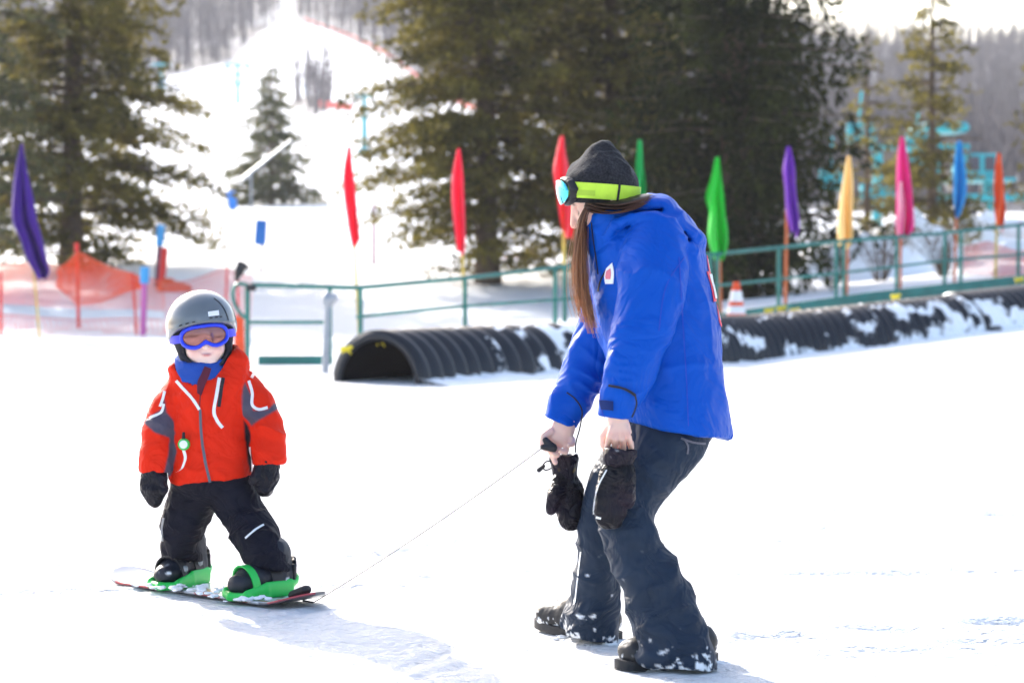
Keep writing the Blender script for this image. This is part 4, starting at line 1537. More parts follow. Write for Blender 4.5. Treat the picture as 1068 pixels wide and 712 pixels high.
def woman_body():
    h = 0.0036
    lo = P(556, 140, 6.6) + np.array((0, -0.25, 0)); hi = P(775, 712, 6.9) + np.array((0, 0.4, 0))
    lo = np.array((P(560, 0, 6.7)[0], 6.28, 0.02)); hi = np.array((P(770, 0, 6.7)[0], 7.1, P(0, 150, 6.7)[2]))
    V = Vol(lo, hi, h)
    # skull and face
    V.ell(H(-0.002, 0, 0.022), (0.086, 0.074, 0.088), AX, k=0.01)
    V.ell(H(0.03, 0, -0.03), (0.066, 0.062, 0.085), AX, k=0.025)
    V.ell(H(0.055, 0, -0.085), (0.034, 0.036, 0.03), AX, k=0.02)          # chin
    V.ell(H(0.072, 0, 0.026), (0.022, 0.052, 0.016), AX, k=0.012)         # brow
    V.seg(H(0.092, 0, 0.012), H(0.108, 0, -0.026), 0.008, 0.011, k=0.008) # nose
    V.ell(H(0.106, 0, -0.030), (0.013, 0.013, 0.010), AX, k=0.005)
    for s in (-1, 1):
        V.ell(H(0.094, s * 0.013, -0.032), (0.009, 0.007, 0.007), AX, k=0.004)
        V.ell(H(0.083, s * 0.032, 0.006), (0.014, 0.017, 0.010), AX, k=0.008, op='sub')
        V.ell(H(0.072, s * 0.031, 0.004), (0.014, 0.014, 0.012), AX, k=0.003)
        V.ell(H(0.062, s * 0.042, -0.028), (0.024, 0.02, 0.02), AX, k=0.018)
        V.ell(H(-0.012, s * 0.078, -0.005), (0.018, 0.007, 0.028), AX, k=0.006)  # ears
    V.ell(H(0.086, 0, -0.055), (0.011, 0.021, 0.006), AX, k=0.005)
    V.ell(H(0.084, 0, -0.066), (0.011, 0.018, 0.0065), AX, k=0.005)
    # neck, trunk
    neck = H(-0.03, 0, -0.09)
    chest = P(672, 285, 6.7)
    V.seg(H(-0.02, 0, -0.05), P(655, 248, 6.69), 0.055, 0.06, k=0.02)
    V.tube([P(655, 248, 6.69), chest, P(690, 350, 6.7), P(702, 420, 6.7), P(704, 450, 6.7)], [0.08, 0.15, 0.13, 0.12, 0.11], [0.06, 0.105, 0.1, 0.09, 0.07], side=(0, 1, 0), k=0.02)
    # near arm
    V.tube([P(678, 255, 6.56), P(669, 345, 6.46), P(645, 428, 6.42)], [0.055, 0.042, 0.03], [0.055, 0.042, 0.03], k=0.012, sub=4)
    # far arm
    V.tube([P(655, 262, 6.86), P(624, 352, 6.86), P(592, 438, 6.82)], [0.055, 0.042, 0.03], [0.055, 0.042, 0.03], k=0.012, sub=4)
    # legs
    V.tube([P(700, 455, 6.58), P(656, 548, 6.51), P(705, 680, 6.46)], [0.06, 0.05, 0.036], [0.06, 0.05, 0.038], k=0.012, sub=4)
    V.tube([P(690, 455, 6.8), P(627, 550, 6.85), P(622, 648, 6.93)], [0.06, 0.05, 0.036], [0.06, 0.05, 0.038], k=0.015, sub=4)
    # near hand, knuckles down, closed loosely on the mitten cuff
    d = 6.42
    V.seg(P(644, 428, d), P(645, 446, d), (0.019, 0.026), (0.020, 0.029), side=(0, 1, 0), k=0.008)
    V.seg(P(645, 444, d + 0.004), P(646, 452, d + 0.004), (0.016, 0.031), (0.012, 0.034), side=(0, 1, 0), k=0.006)
    for i, (kx, ky, tx, ty) in enumerate([(635.5, 456, 633.5, 465), (642, 458, 641.5, 467.5), (649, 458, 650, 468), (655.5, 456, 658, 465)]):
        a = P(kx - 0.35 * (kx - 645), ky - 10, d - 0.012)
        b = P(kx, ky, d - 0.018)
        c = P(tx, ty, d + 0.002)
        e = P(tx + 0.4, ty + 1.5, d + 0.028)
        g2 = P(tx + 0.4, ty - 3.5, d + 0.042)
        finger(V, [a, b, c, e, g2], 0.0092, 0.0075)
    finger(V, [P(635, 446, d + 0.01), P(629.5, 454, d + 0.018), P(629, 463, d + 0.028), P(632, 469, d + 0.034)], 0.012, 0.0085)
    # far hand: thumb and first finger pinch the cord handle
    d = 6.80
    V.seg(P(592, 437, d), P(588, 446, d), (0.02, 0.026), (0.02, 0.03), side=(0, 1, 0), k=0.008)
    V.seg(P(588, 445, d), P(581, 458, d - 0.004), (0.018, 0.032), (0.016, 0.038), side=(0, 1, 0), k=0.01)
    finger(V, [P(574, 450, d - 0.014), P(567, 455, d - 0.024), P(565.5, 462, d - 0.03), P(569, 468, d - 0.034)], 0.0125, 0.0085)      # thumb
    finger(V, [P(573, 455, d), P(572, 466, d - 0.004), P(576, 474, d - 0.012), P(579, 482, d - 0.022)], 0.0105, 0.008)
    finger(V, [P(580, 458, d), P(582, 468, d - 0.004), P(581, 474, d - 0.018), P(577, 473, d - 0.03)], 0.0105, 0.008)
    finger(V, [P(586, 457, d), P(591, 465, d - 0.006), P(590, 471, d - 0.02), P(585, 470, d - 0.03)], 0.010, 0.0078)
    finger(V, [P(591, 453, d), P(597, 458, d - 0.006), P(597, 463, d - 0.018), P(593, 464, d - 0.026)], 0.0092, 0.007)
    v, f = V.mesh(1)
    c = attr_cols(v, (0.80, 0.53, 0.43))
    c = blend(c, (0.62, 0.22, 0.17), near(v, H(0.09, 0, -0.06), 0.014) * 1.3)
    c = blend(c, (0.66, 0.27, 0.20), near(v, H(0.112, 0, -0.032), 0.016) * 0.7 + near(v, H(0.07, 0.045, -0.03), 0.025) * 0.5)
    for s in (-1, 1):
        c = blend(c, (0.08, 0.04, 0.03), near(v, H(0.087, s * 0.031, -0.003), 0.0065) * 1.4)
        c = blend(c, (0.12, 0.06, 0.04), near(v, H(0.091, s * 0.034, 0.024), 0.009) * 1.0)
    for kx_ in (637, 643.5, 650, 656):
        c = blend(c, (0.74, 0.36, 0.28), near(v, P(kx_, 453, 6.395), 0.009) * 0.5)
    for gx_ in (638.6, 645.4, 652.3):
        c = blend(c, (0.55, 0.27, 0.21), near(v, P(gx_, 460, 6.41), 0.006) * 0.6)
    for q in (P(638, 462, 6.41), P(652, 462, 6.41), P(645, 463, 6.41), P(583, 466, 6.79)):
        c = blend(c, (0.72, 0.36, 0.28), near(v, q, 0.02) * 0.5)
    o = meshobj('body', v, f, M_SKIN, wroot, cols=c)
    return o
woman_body()

def woman_jacket():
    h = 0.0055
    V = Vol((P(560, 0, 6.9)[0], 6.25, P(0, 475, 6.7)[2]), (P(775, 0, 6.7)[0], 7.15, P(0, 190, 6.7)[2]), h)
    V.tube([P(655, 262, 6.7), P(674, 285, 6.7), P(688, 340, 6.7), P(698, 400, 6.7), P(709, 470, 6.7)],
           [0.125, 0.185, 0.20, 0.215, 0.235], [rp(x, 6.7) for x in (42, 59, 61, 56, 51)], side=(0, 1, 0), k=0.015)
    # rounded upper back
    V.ell(P(694, 272, 6.72), (rp(40, 6.7), 0.17, rp(40, 6.7)), k=0.04)
    # hem cut
    a, b = P(655, 437, 6.7), P(762, 455, 6.7)
    t = (b - a) / np.linalg.norm(b - a)
    V.cut(a, np.cross(t, (0, 1, 0)) * -1 if np.cross(t, (0, 1, 0))[2] > 0 else np.cross(t, (0, 1, 0)))
    # collar: a standing tube open at the top
    V.tube([P(652, 272, 6.7), P(644, 248, 6.69), P(640, 222, 6.68), P(637, 200, 6.68)], [0.115, 0.105, 0.094, 0.09], [rp(x, 6.7) for x in (38, 33, 29.5, 29)], side=(0, 1, 0), k=0.01)
    # hood lying on the shoulders
    hx = np.array((math.cos(R(-40)), 0, math.sin(R(-40)))); hz = np.array((-hx[2], 0, hx[0])); hy = np.array((0, 1.0, 0))
    V.ell(P(697, 235, 6.7), (rp(43, 6.7), 0.145, rp(20, 6.7)), [hx, hy, hz], k=0.012)
    V.seg(P(668, 217, 6.7), P(690, 216, 6.7), (0.115, rp(13, 6.7)), (0.13, rp(11, 6.7)), side=(0, 1, 0), k=0.02)
    V.seg(P(690, 217, 6.70), P(726, 251, 6.7), (0.13, rp(10, 6.7)), (0.09, rp(12, 6.7)), side=(0, 1, 0), k=0.01)
    # hollow of the hood and the fold under its rim
    # rolled rim of the hood on the near side, and the dark pocket above it
    V.tube([P(632, 250, 6.60), P(645, 234, 6.57), P(668, 226, 6.545), P(690, 231, 6.54), P(708, 246, 6.55), P(722, 262, 6.59), P(727, 263, 6.66)],
           [0.018, 0.02, 0.022, 0.024, 0.024, 0.02, 0.015], [rp(x, 6.6) for x in (3.5, 4.5, 5, 5.5, 6, 5.5, 4)], side=(0, 1, 0), k=0.006)
    V.seg(P(684, 219, 6.565), P(718, 249, 6.565), (0.062, rp(3.4, 6.7)), (0.06, rp(4.8, 6.7)), side=(0, 1, 0), k=0.004, op='sub')
    V.seg(P(660, 222, 6.575), P(690, 218, 6.57), (0.035, rp(1.8, 6.7)), (0.05, rp(3.2, 6.7)), side=(0, 1, 0), k=0.004, op='sub')
    V.seg(P(640, 244, 6.53), P(668, 234, 6.50), 0.006, 0.010, k=0.008, op='sub')
    V.seg(P(668, 234, 6.5), P(708, 256, 6.50), 0.010, 0.012, k=0.008, op='sub')
    # cut of the collar
    V.cut(P(611, 224.5, 6.7), (-0.22, 0, 1.0), lo=P(590, 0, 6.7) * (1, 0, 0) + (0, 6.2, P(0, 240, 6.7)[2]), hi=P(672, 0, 6.7) * (1, 0, 0) + (0, 7.3, 2.0))
    V.tube([P(642, 252, 6.69), P(638, 220, 6.68), P(636, 195, 6.68)], [0.082, 0.083, 0.085], [rp(24.5, 6.7)] * 3, k=0.004, op='sub')
    # near sleeve
    V.tube([P(684, 254, 6.57), P(679, 290, 6.51), P(672, 335, 6.475), P(660, 375, 6.44), P(648, 412, 6.42)],
           [rp(x, 6.5) for x in (32, 31, 29, 25, 20)], [rp(x, 6.5) for x in (31, 33, 30, 26, 20)], side=(0, 1, 0), k=0.014)
    V.seg(P(645, 410, 6.42), P(642, 434, 6.42), (rp(18, 6.4), rp(19.5, 6.4)), (rp(17, 6.4), rp(18.5, 6.4)), side=(0, 1, 0), k=0.004)
    V.cut(P(642, 435, 6.42), (-0.08, 0, -1.0), lo=(P(612, 0, 6.4)[0], 6.2, P(0, 470, 6.4)[2]), hi=(P(664, 0, 6.4)[0], 6.515, P(0, 420, 6.4)[2]))
    # far sleeve
    V.tube([P(650, 270, 6.88), P(634, 330, 6.88), P(620, 368, 6.87), P(603, 402, 6.85), P(592, 424, 6.83)],
           [rp(x, 6.8) for x in (32, 30, 26, 22, 18)], [rp(x, 6.8) for x in (30, 28, 26, 22, 18)], side=(0, 1, 0), k=0.012)
    V.seg(P(592, 420, 6.83), P(582, 446, 6.81), (rp(17, 6.8), rp(20, 6.8)), (rp(16, 6.8), rp(17, 6.8)), side=(0, 1, 0), k=0.004)
    V.cut(P(585, 441, 6.81), (-0.42, 0, -1.0), lo=(P(560, 0, 6.8)[0], 6.68, P(0, 475, 6.8)[2]), hi=(P(615, 0, 6.8)[0], 7.1, P(0, 425, 6.8)[2]))
    v, f = V.mesh(1)
    n = vnorm(v, f)
    px, py = to_px(v)
    amp = np.zeros(len(v))
    arm = np.array((-0.25, 0, -1.0)); arm /= np.linalg.norm(arm)
    sl = near(v, P(668, 340, 6.42), 0.2)
    # sleeve: bunched rings at the elbow and above the cuff, long pulls from the shoulder
    amp += 0.010 * folds(v, (0.35, 0, 1), 26, 6, 1) * near(v, P(668, 350, 6.44), 0.07)
    amp += 0.009 * folds(v, (0.1, 0, 1), 40, 8, 2) * near(v, P(656, 393, 6.40), 0.055)
    amp += 0.010 * folds(v, (1, 0, 0.25), 15, 4, 3) * near(v, P(664, 290, 6.42), 0.13)
    amp += 0.010 * folds(v, (0.6, 0, 1), 32, 7, 4) * near(v, P(608, 398, 6.8), 0.08)
    amp += 0.009 * folds(v, (0.9, 0, 0.5), 22, 5, 5) * near(v, P(628, 345, 6.75), 0.10)
    # body: long drapes down the side and hanging back
    body = sstep(P(688, 0, 6.6)[0], P(712, 0, 6.6)[0], v[:, 0]) * sstep(2, 0, np.abs(v[:, 2]))
    amp += 0.0075 * folds(v, (1, 0, 0.12), 13, 2.6, 6) * (0.25 + body)
    amp += 0.010 * folds(v, (0.5, 0, 1), 14, 4, 7) * near(v, P(705, 400, 6.5), 0.12)
    amp += 0.007 * folds(v, (0.5, 0, 1), 22, 6, 8) * near(v, P(690, 300, 6.5), 0.08)
    amp += 0.006 * folds(v, (0.4, 0, 1), 24, 6, 9) * near(v, P(632, 250, 6.6), 0.11)
    amp += 0.007 * folds(v, (-0.7, 0, 1), 22, 5, 10) * near(v, P(705, 238, 6.6), 0.12)
    amp += 0.003 * fbm(v, 11, 3)
    cuff = np.maximum(near(v, P(643, 422, 6.42), 0.04), near(v, P(586, 436, 6.81), 0.045))
    amp *= 1 - 0.85 * cuff
    v = v + n * amp[:, None] * 1.15
    # seams pressed in
    o = meshobj('jacket', v, f, M_SHELL, wroot)
    return o, v, f
jk, jv, jf = woman_jacket()
jb = bvh_of(jv, jf)
def jstrip(pts, w, m, name, off=0.002, th=0.002, across=3):
    a, b = strip(spline(np.array(pts, float), 6), w)
    return drape_px(jb, a, b, m, name, jk, off, 1, across, th)
M_SEAM = mat('blue_seam_tape', (0.004, 0.04, 0.42), rough=0.5)
jstrip([(617, 232), (619, 250), (622, 270), (624, 286)], 1.1, M_DARK, 'zip', 0.0008, 0.0008)
jstrip([(634, 279), (627, 292), (624, 304)], 1.6, M_DARK, 'pocket_zip', 0.001, 0.001)
jstrip([(708, 268), (711, 320), (715, 380), (718, 444)], 0.9, M_SEAM, 'side_seam', 0.0008, 0.001)
jstrip([(714, 268), (694, 300), (687, 345)], 0.9, M_SEAM, 'arm_seam', 0.0008, 0.001)
jstrip([(636, 402), (650, 405), (662, 412)], 2.6, M_DARK, 'cuff_cord', 0.003, 0.003)
jstrip([(625, 407), (628, 428), (631, 436)], 0.8, M_SEAM, 'cuff_seam', 0.001, 0.001)
M_PATCHW = mat('white_print', (0.8, 0.8, 0.82), rough=0.5)
M_PATCHR = mat('red_print', (0.8, 0.05, 0.10), rough=0.5)
drape_px(jb, [(626, 417), (628, 427)], [(640, 418), (640, 428)], mat('dark_velcro', (0.004, 0.02, 0.12), rough=0.9), 'cuff_tab', jk, 0.003, 3, 4)
# round emblem on the chest
drape_px(jb, [(633, 280), (631, 288), (632, 296)], [(639, 274), (641, 284), (640, 296)], M_PATCHW, 'chest_emblem', jk, 0.001, 4, 4)
drape_px(jb, [(633.5, 283), (632.5, 288), (633, 291)], [(637.5, 280), (638, 285), (637.5, 291)], mat('pink_print', (0.75, 0.2, 0.25), rough=0.6), 'chest_emblem_centre', jk, 0.0025, 4, 4)
# back print, cast from behind on to the back panel
def back_strip(pts, w, m, name, off=0.002):
    """pts: (depth y, photo row)"""
    g = []
    for y, py in spline(np.array(pts, float), 5):
        z = P(700, py, 6.7)[2]
        row = []
        for s in (-1, 0, 1):
            o = np.array((1.6, y + s * w[0] / 2, z + s * w[1] / 2))
            hp, n = hit(jb, o, np.array((-1.0, 0, 0)))
            if hp is None:
                hp, n = np.array((P(740, 0, 6.7)[0], o[1], z)), np.array((1.0, 0, 0))
            row.append(hp + n * off)
        g.append(row)
    g = np.array(g)
    nr = np.zeros_like(g); nr[..., 0] = 1
    return MB().sheet(g, 0.0015, nr).build(name, m, jk)
back_strip([(6.660, 283), (6.655, 300), (6.650, 314)], (0.065, 0), M_PATCHR, 'back_print')
back_strip([(6.665, 286), (6.660, 300), (6.655, 311)], (0.05, 0), M_PATCHW, 'back_print_lettering', 0.0045)
back_strip([(6.675, 316), (6.650, 324), (6.645, 332), (6.660, 340)], (0.02, 0.0), M_PATCHR, 'back_print_swirl')
back_strip([(6.705, 318), (6.685, 326), (6.680, 334)], (0.03, 0.0), M_PATCHW, 'back_print_swirl_edge')
back_strip([(6.675, 266), (6.670, 274), (6.665, 283)], (0.012, 0.0), M_PATCHR, 'back_print_stem')
back_strip([(6.705, 270), (6.695, 276), (6.695, 283)], (0.03, 0.0), M_PATCHW, 'back_print_top')

def woman_trousers():
    h = 0.0055
    V = Vol((P(560, 0, 6.9)[0], 6.2, -0.01), (P(768, 0, 6.7)[0], 7.25, P(0, 415, 6.7)[2]), h)
    V.ell(P(703, 440, 6.69), (rp(44, 6.7), 0.165, rp(34, 6.7)), k=0.03)
    # far leg
    V.tube([P(690, 455, 6.80), P(648, 505, 6.82), P(629, 545, 6.85), P(624, 575, 6.87), P(622, 610, 6.89), P(619, 640, 6.92), P(617, 690, 6.94)],
           [0.115, 0.092, 0.078, 0.072, 0.078, 0.085, 0.09], [rp(x, 6.8) for x in (43, 33, 24, 20, 22.5, 26, 27)], side=(0, 1, 0), k=0.015)
    # near leg
    V.tube([P(701, 452, 6.61), P(666, 500, 6.56), P(653, 540, 6.51), P(659, 567, 6.49), P(679, 604, 6.48), P(694, 642, 6.47), P(708, 682, 6.46), P(714, 710, 6.46)],
           [0.095, 0.092, 0.083, 0.078, 0.083, 0.088, 0.095, 0.098], [rp(x, 6.5) for x in (40, 34.5, 26, 27, 30, 32, 34.5, 35.5)], side=(0, 1, 0), k=0.015)
    # spread hems over the boots
    V.seg(P(690, 668, 6.44), P(684, 684, 6.42), 0.055, 0.045, k=0.02)
    V.seg(P(606, 636, 6.97), P(598, 650, 7.0), 0.05, 0.04, k=0.02)
    # hem planes
    xm = P(652, 0, 6.7)[0]
    V.cut(P(700, 690, 6.46) , (-0.13, 0, -1.0), lo=(P(640, 0, 6.5)[0], 6.2, -0.05), hi=(P(768, 0, 6.5)[0], 6.66, 0.2))
    V.cut(P(618, 664, 6.93), (-0.22, 0, -1.0), lo=(P(560, 0, 6.9)[0], 6.70, -0.05), hi=(P(655, 0, 6.9)[0], 7.25, 0.25))
    v, f = V.mesh(1)
    n = vnorm(v, f)
    amp = 0.004 * fbm(v, 9, 2)
    amp += 0.012 * folds(v, (0.3, 0, 1), 24, 6, 11) * near(v, P(654, 550, 6.45), 0.10)
    amp += 0.014 * folds(v, (-0.45, 0, 1), 17, 5, 12) * near(v, P(680, 620, 6.45), 0.15)
    amp += 0.014 * folds(v, (0.4, 0, 1), 20, 6, 13) * near(v, P(690, 672, 6.43), 0.10)
    amp += 0.012 * folds(v, (0.2, 0, 1), 20, 5, 14) * near(v, P(620, 600, 6.8), 0.13)
    amp += 0.012 * folds(v, (-0.7, 0, 1), 22, 6, 15) * near(v, P(608, 640, 6.9), 0.09)
    amp += 0.007 * folds(v, (0.7, 0, 1), 18, 4, 16) * near(v, P(695, 485, 6.45), 0.13)
    v = v + n * amp[:, None] * 1.25
    c = attr_cols(v, (0.021, 0.033, 0.056))
    # snow caught on the lower hems and dusting above
    z = v[:, 2]
    sp = noise(v, 60, 4) + 0.5 * noise(v, 130, 6)
    px, py = to_px(v)
    hemd = np.where(v[:, 1] > 6.68, 664 + (px - 618) * 0.22, 692 - (px - 700) * 0.13) - py
    c = blend(c, (0.85, 0.86, 0.88), sstep(0.0, 0.25, sp - 0.12 - np.clip(hemd, 0, 60) / 26))
    c = blend(c, (0.8, 0.82, 0.85), sstep(0.62, 0.8, noise(v, 34, 8)) * sstep(560, 600, py))
    o = meshobj('trousers', v, f, M_TROUS, wroot, cols=c)
    return o, v, f
tr, tv, tf = woman_trousers()
tb_ = bvh_of(tv, tf)
a, b = strip([(710, 457), (722, 461), (735, 462)], 2.0)
drape_px(tb_, a, b, M_ZIP, 'pocket_zip', tr, 0.002, 3, 3)
a, b = strip([(713, 458), (717, 465), (716, 473)], 1.6)
drape_px(tb_, a, b, M_ZIP, 'zip_pull', tr, 0.003, 3, 3)
a, b = strip([(606, 575), (603, 600), (600, 628)], 1.1)
drape_px(tb_, a, b, M_DRIFT, 'snowy_seam', tr, 0.001, 4, 2, 0.001)

def boot(name, toe, heel, ank, zt, root, wid=0.05, hh=0.075, snow=0.5):
    """toe, heel, ank: ground points (x, y); builds upper and sole"""
    toe, heel = np.array((*toe, 0.0)), np.array((*heel, 0.0))
    ax = (heel - toe); L = np.linalg.norm(ax); ax /= L
    sd = np.array((-ax[1], ax[0], 0))
    z0 = zt
    c = (toe + heel) / 2
    V = Vol(c + np.array((-L * 0.8, -L * 0.8, z0 - 0.02)), c + np.array((L * 0.8, L * 0.8, z0 + 0.26)), 0.005)
    for f0, f1, w0, w1, h0, h1 in ((0.17, 0.45, 0.05, 0.052, 0.042, 0.05), (0.45, 0.85, 0.05, 0.045, 0.045, 0.05)):
        V.seg(toe + ax * L * f0 + (0, 0, z0 + h0), toe + ax * L * f1 + (0, 0, z0 + h1), (w0, h0), (w1, h1), side=sd, k=0.012)
    V.seg(toe + ax * L * 0.45 + (0, 0, z0 + 0.065), toe + ax * L * 0.62 + (0, 0, z0 + 0.10), (0.045, 0.042), (0.045, 0.045), side=sd, k=0.02)
    V.cut((0, 0, z0 + 0.004), (0, 0, -1))
    v, f = V.mesh(1)
    v = v + vnorm(v, f) * (0.0025 * fbm(v, 26, 4))[:, None]
    cc = attr_cols(v, (0.012, 0.012, 0.014))
    sp = noise(v, 70, 4) + 0.5 * noise(v, 150, 6)
    cc = blend(cc, (0.85, 0.86, 0.88), sstep(0.15, 0.45, sp - np.clip((v[:, 2] - z0 - 0.02) / 0.05, -0.3, 3) + snow - 0.4))
    o = meshobj(name, v, f, M_BOOT, root, cols=cc)
    # sole: outline swept up 2 cm
    n = 40
    ring = []
    for i in range(n):
        a = 2 * math.pi * i / n
        fx = 0.5 - 0.5 * math.cos(a)
        w = (0.052 if fx < 0.45 else 0.046) * math.sin(a)
        w = math.copysign(abs(math.sin(a)) ** 0.6 * (0.054 - 0.012 * abs(fx - 0.35)), math.sin(a)) if abs(math.sin(a)) > 1e-6 else 0
        ring.append(toe + ax * (L * (0.0 + 1.0 * fx)) + sd * w)
    ring = np.array(ring)
    V2 = np.concatenate([ring + (0, 0, z0 - 0.006), ring + (0, 0, z0 + 0.02)])
    V2[:, 2] += np.concatenate([np.clip(0.12 - np.linalg.norm(ring - toe, axis=1), 0, 1) * 0.1] * 2)
    Fc = [(i, (i + 1) % n, n + (i + 1) % n, n + i) for i in range(n)] + [tuple(range(n))[::-1], tuple(range(n, 2 * n))]
    MB().add(V2, Fc).build('sole', M_BLACK, o)
    return o
def gp(px, py):
    """ground point seen at this pixel"""
    d0 = P(px, py, 1.0) - CAM
    t = CH / -d0[2]
    return CAM + d0 * t
t0, h0 = gp(644, 701), gp(746, 688)
boot('boot', t0[:2], h0[:2], None, float(ground(*t0[:2])), wroot, snow=0.55)
t1, h1 = gp(561, 655), gp(646, 668)
boot('boot', t1[:2], h1[:2], None, float(ground(*t1[:2])), wroot, snow=0.6)

def woman_hat():
    h = 0.0042
    V = Vol(H(0, 0, 0) - 0.17 + np.array((0.01, 0, 0)), H(0, 0, 0) + np.array((0.17, 0.15, 0.22)), h)
    c = P(627, 196, 6.68)
    V.ell(c + np.array((0, 0, 0.0)), (rp(39, 6.68), 0.092, rp(34, 6.68)), k=0.01)
    V.ell(P(628, 190, 6.68), (rp(33, 6.68), 0.082, rp(32, 6.68)), k=0.01)
    V.tube([P(629, 182, 6.68), P(629, 168, 6.68), P(630, 159, 6.67), P(634, 153, 6.67)], [0.068, 0.044, 0.024, 0.015], [rp(x, 6.68) for x in (26, 17, 9, 5.5)], k=0.012)
    # forehead band leaning forward
    V.seg(P(626, 208, 6.68), P(627, 196, 6.68), (0.086, rp(36.5, 6.68)), (0.09, rp(38, 6.68)), side=(0, 1, 0), k=0.01)
    V.cut(P(590, 211.5, 6.68), (-0.035, 0, -1))
    V.ell(P(629, 212, 6.68), (rp(33, 6.68), 0.078, rp(12, 6.68)), k=0.003, op='sub')
    v, f = V.mesh(1)
    n = vnorm(v, f)
    px, py = to_px(v)
    up = sstep(188, 172, py)
    amp = 0.007 * folds(v, (0.8, 0.3, 0.7), 20, 7, 21, warp=1.2) * up - 0.003 * up
    amp += 0.006 * folds(v, (-0.5, 0.3, 1), 26, 9, 22, warp=1.2) * up + 0.0015 * noise(v, 40, 2)
    v = v + n * amp[:, None]
    return meshobj('beanie', v, f, M_KNIT, wroot), v, f
hat, hv_, hf_ = woman_hat()
hb = bvh_of(hv_, hf_)
ca, cb_ = P(590, 198, 6.68), P(662, 203, 6.68)
bax = np.cross((cb_ - ca) / np.linalg.norm(cb_ - ca), (0, -1, 0))
if bax[2] < 0: bax = -bax
gog = wrap_band(hb, (ca + cb_) / 2, bax, (1, 0, 0), rp(8.0, 6.68), M_LIME, 'goggle_strap', wroot, off=0.003, th=0.003, a0=-150, a1=150, rows=5)
# strap slider
wrap_band(hb, (ca + cb_) / 2, bax, (1, 0, 0), rp(8.3, 6.68), M_DARK, 'strap_slider', gog, off=0.0065, th=0.002, a0=-64, a1=-60.5, n=3, rows=4)
wrap_band(hb, (ca + cb_) / 2 - bax * rp(2.6, 6.68), bax, (1, 0, 0), rp(2.8, 6.68), mat('olive_strap_print', (0.36, 0.55, 0.04), rough=0.6), 'strap_print', gog, off=0.0065, th=0.001, a0=-138, a1=-100, n=12, rows=3)
# goggles pushed up on the forehead
def goggles_up():
    c = P(590.5, 199.5, 6.68)
    ax_f = np.array((-0.985, 0, -0.17)); ax_u = np.array((-0.17, 0, 0.985)); ax_s = np.array((0, -1.0, 0))
    V = Vol(c - 0.13, c + 0.13, 0.0035)
    n = 15
    for i in range(n - 1):
        for sg in (-1, 1):
            def pt(t):
                s = (t / (n - 1) * 2 - 1)
                w = math.sqrt(max(0, 1 - abs(s) ** 3.2))
                return c + ax_s * s * 0.080 + ax_u * sg * 0.034 * w - ax_f * (0.020 * s * s)
            V.seg(pt(i), pt(i + 1), (0.012, 0.006), (0.012, 0.006), side=ax_f, k=0.004)
    v, f = V.mesh(1)
    fr = meshobj('goggle_frame', v, f, M_BLACK, gog)
    g = []
    for i in range(21):
        s = i / 20 * 2 - 1
        w = math.sqrt(max(0.0, 1 - abs(s) ** 3.2))
        g.append([c + ax_s * s * 0.078 + ax_u * 0.034 * w * (j / 8 * 2 - 1) + ax_f * (0.026 - 0.026 * s * s - 0.005 * (j / 4 - 1) ** 2) for j in range(9)])
    g = np.array(g)
    nr = np.zeros_like(g) + ax_f
    MB().sheet(g, 0.002, nr).build('goggle_lens', mat('teal_mirror_lens', (0.10, 0.62, 0.68), rough=0.08, metal=0.75, spec=0.9), fr)
goggles_up()

# hair
def hair(name, root, paths, n, spread, rad, seed, c0, c1, parent):
    rng = np.random.default_rng(seed)
    VV, FF, CC = [], [], []
    off = 0
    for k in range(n):
        pth = paths[rng.integers(len(paths))]
        S = spline(np.array(pth, float), 5)
        m = len(S)
        t = np.linspace(0, 1, m)
        o1, o2 = rng.normal(0, 1), rng.normal(0, 1)
        dx = spread * (0.45 + 0.75 * t) * o1 + 1.5 * np.sin(t * rng.uniform(4, 9) + rng.uniform(0, 6)) * t
        dyv = 0.014 * (0.5 + 0.7 * t) * o2
        endcut = rng.uniform(0.75, 1.0)
        L = max(4, int(m * endcut))
        pts = np.array([P(S[i, 0] + dx[i], S[i, 1], S[i, 2] + dyv[i]) for i in range(L)])
        rr = rad * rng.uniform(0.6, 1.3) * np.linspace(1, 0.35, L)
        mb = MB().tube(pts, rr, 4, cap=False)
        VV += mb.v
        FF += [tuple(i + off for i in f) for f in mb.f]
        tone = rng.uniform(0, 1)
        for i in range(L):
            w = np.clip(0.75 * t[i] + 0.5 * (tone - 0.5), 0, 1)
            c = np.array(c0) * (1 - w) + np.array(c1) * w
            CC += [c] * 4
        off = len(VV)
    return meshobj(name, np.array(VV), np.array(FF), M_HAIR, parent, cols=np.array(CC))
hair('hair', None, [[(614, 214, 6.62), (608, 228, 6.625), (605, 246, 6.63), (603, 275, 6.62), (605, 310, 6.60), (612, 340, 6.59)],
                    [(616, 216, 6.64), (610, 230, 6.64), (608, 248, 6.63), (608, 280, 6.61), (611, 320, 6.59), (617, 352, 6.58)],
                    [(613, 218, 6.66), (608, 234, 6.66), (606, 258, 6.65), (608, 295, 6.62), (614, 325, 6.60), (620, 344, 6.58)]],
     430, 2.5, 0.0011, 5, (0.075, 0.026, 0.014), (0.60, 0.24, 0.09), wroot)
hair('hair', None, [[(612, 212, 6.585), (630, 217, 6.57), (655, 216, 6.57), (682, 205, 6.60)],
                    [(612, 215, 6.585), (632, 221, 6.57), (655, 219, 6.57), (676, 210, 6.60)],
                    [(622, 212, 6.58), (640, 214, 6.57), (660, 211, 6.575), (682, 204, 6.61)],
                    [(615, 220, 6.585), (634, 223, 6.57), (655, 219, 6.57), (680, 207, 6.61)]],
     420, 1.9, 0.0012, 6, (0.05, 0.018, 0.01), (0.13, 0.05, 0.025), wroot)
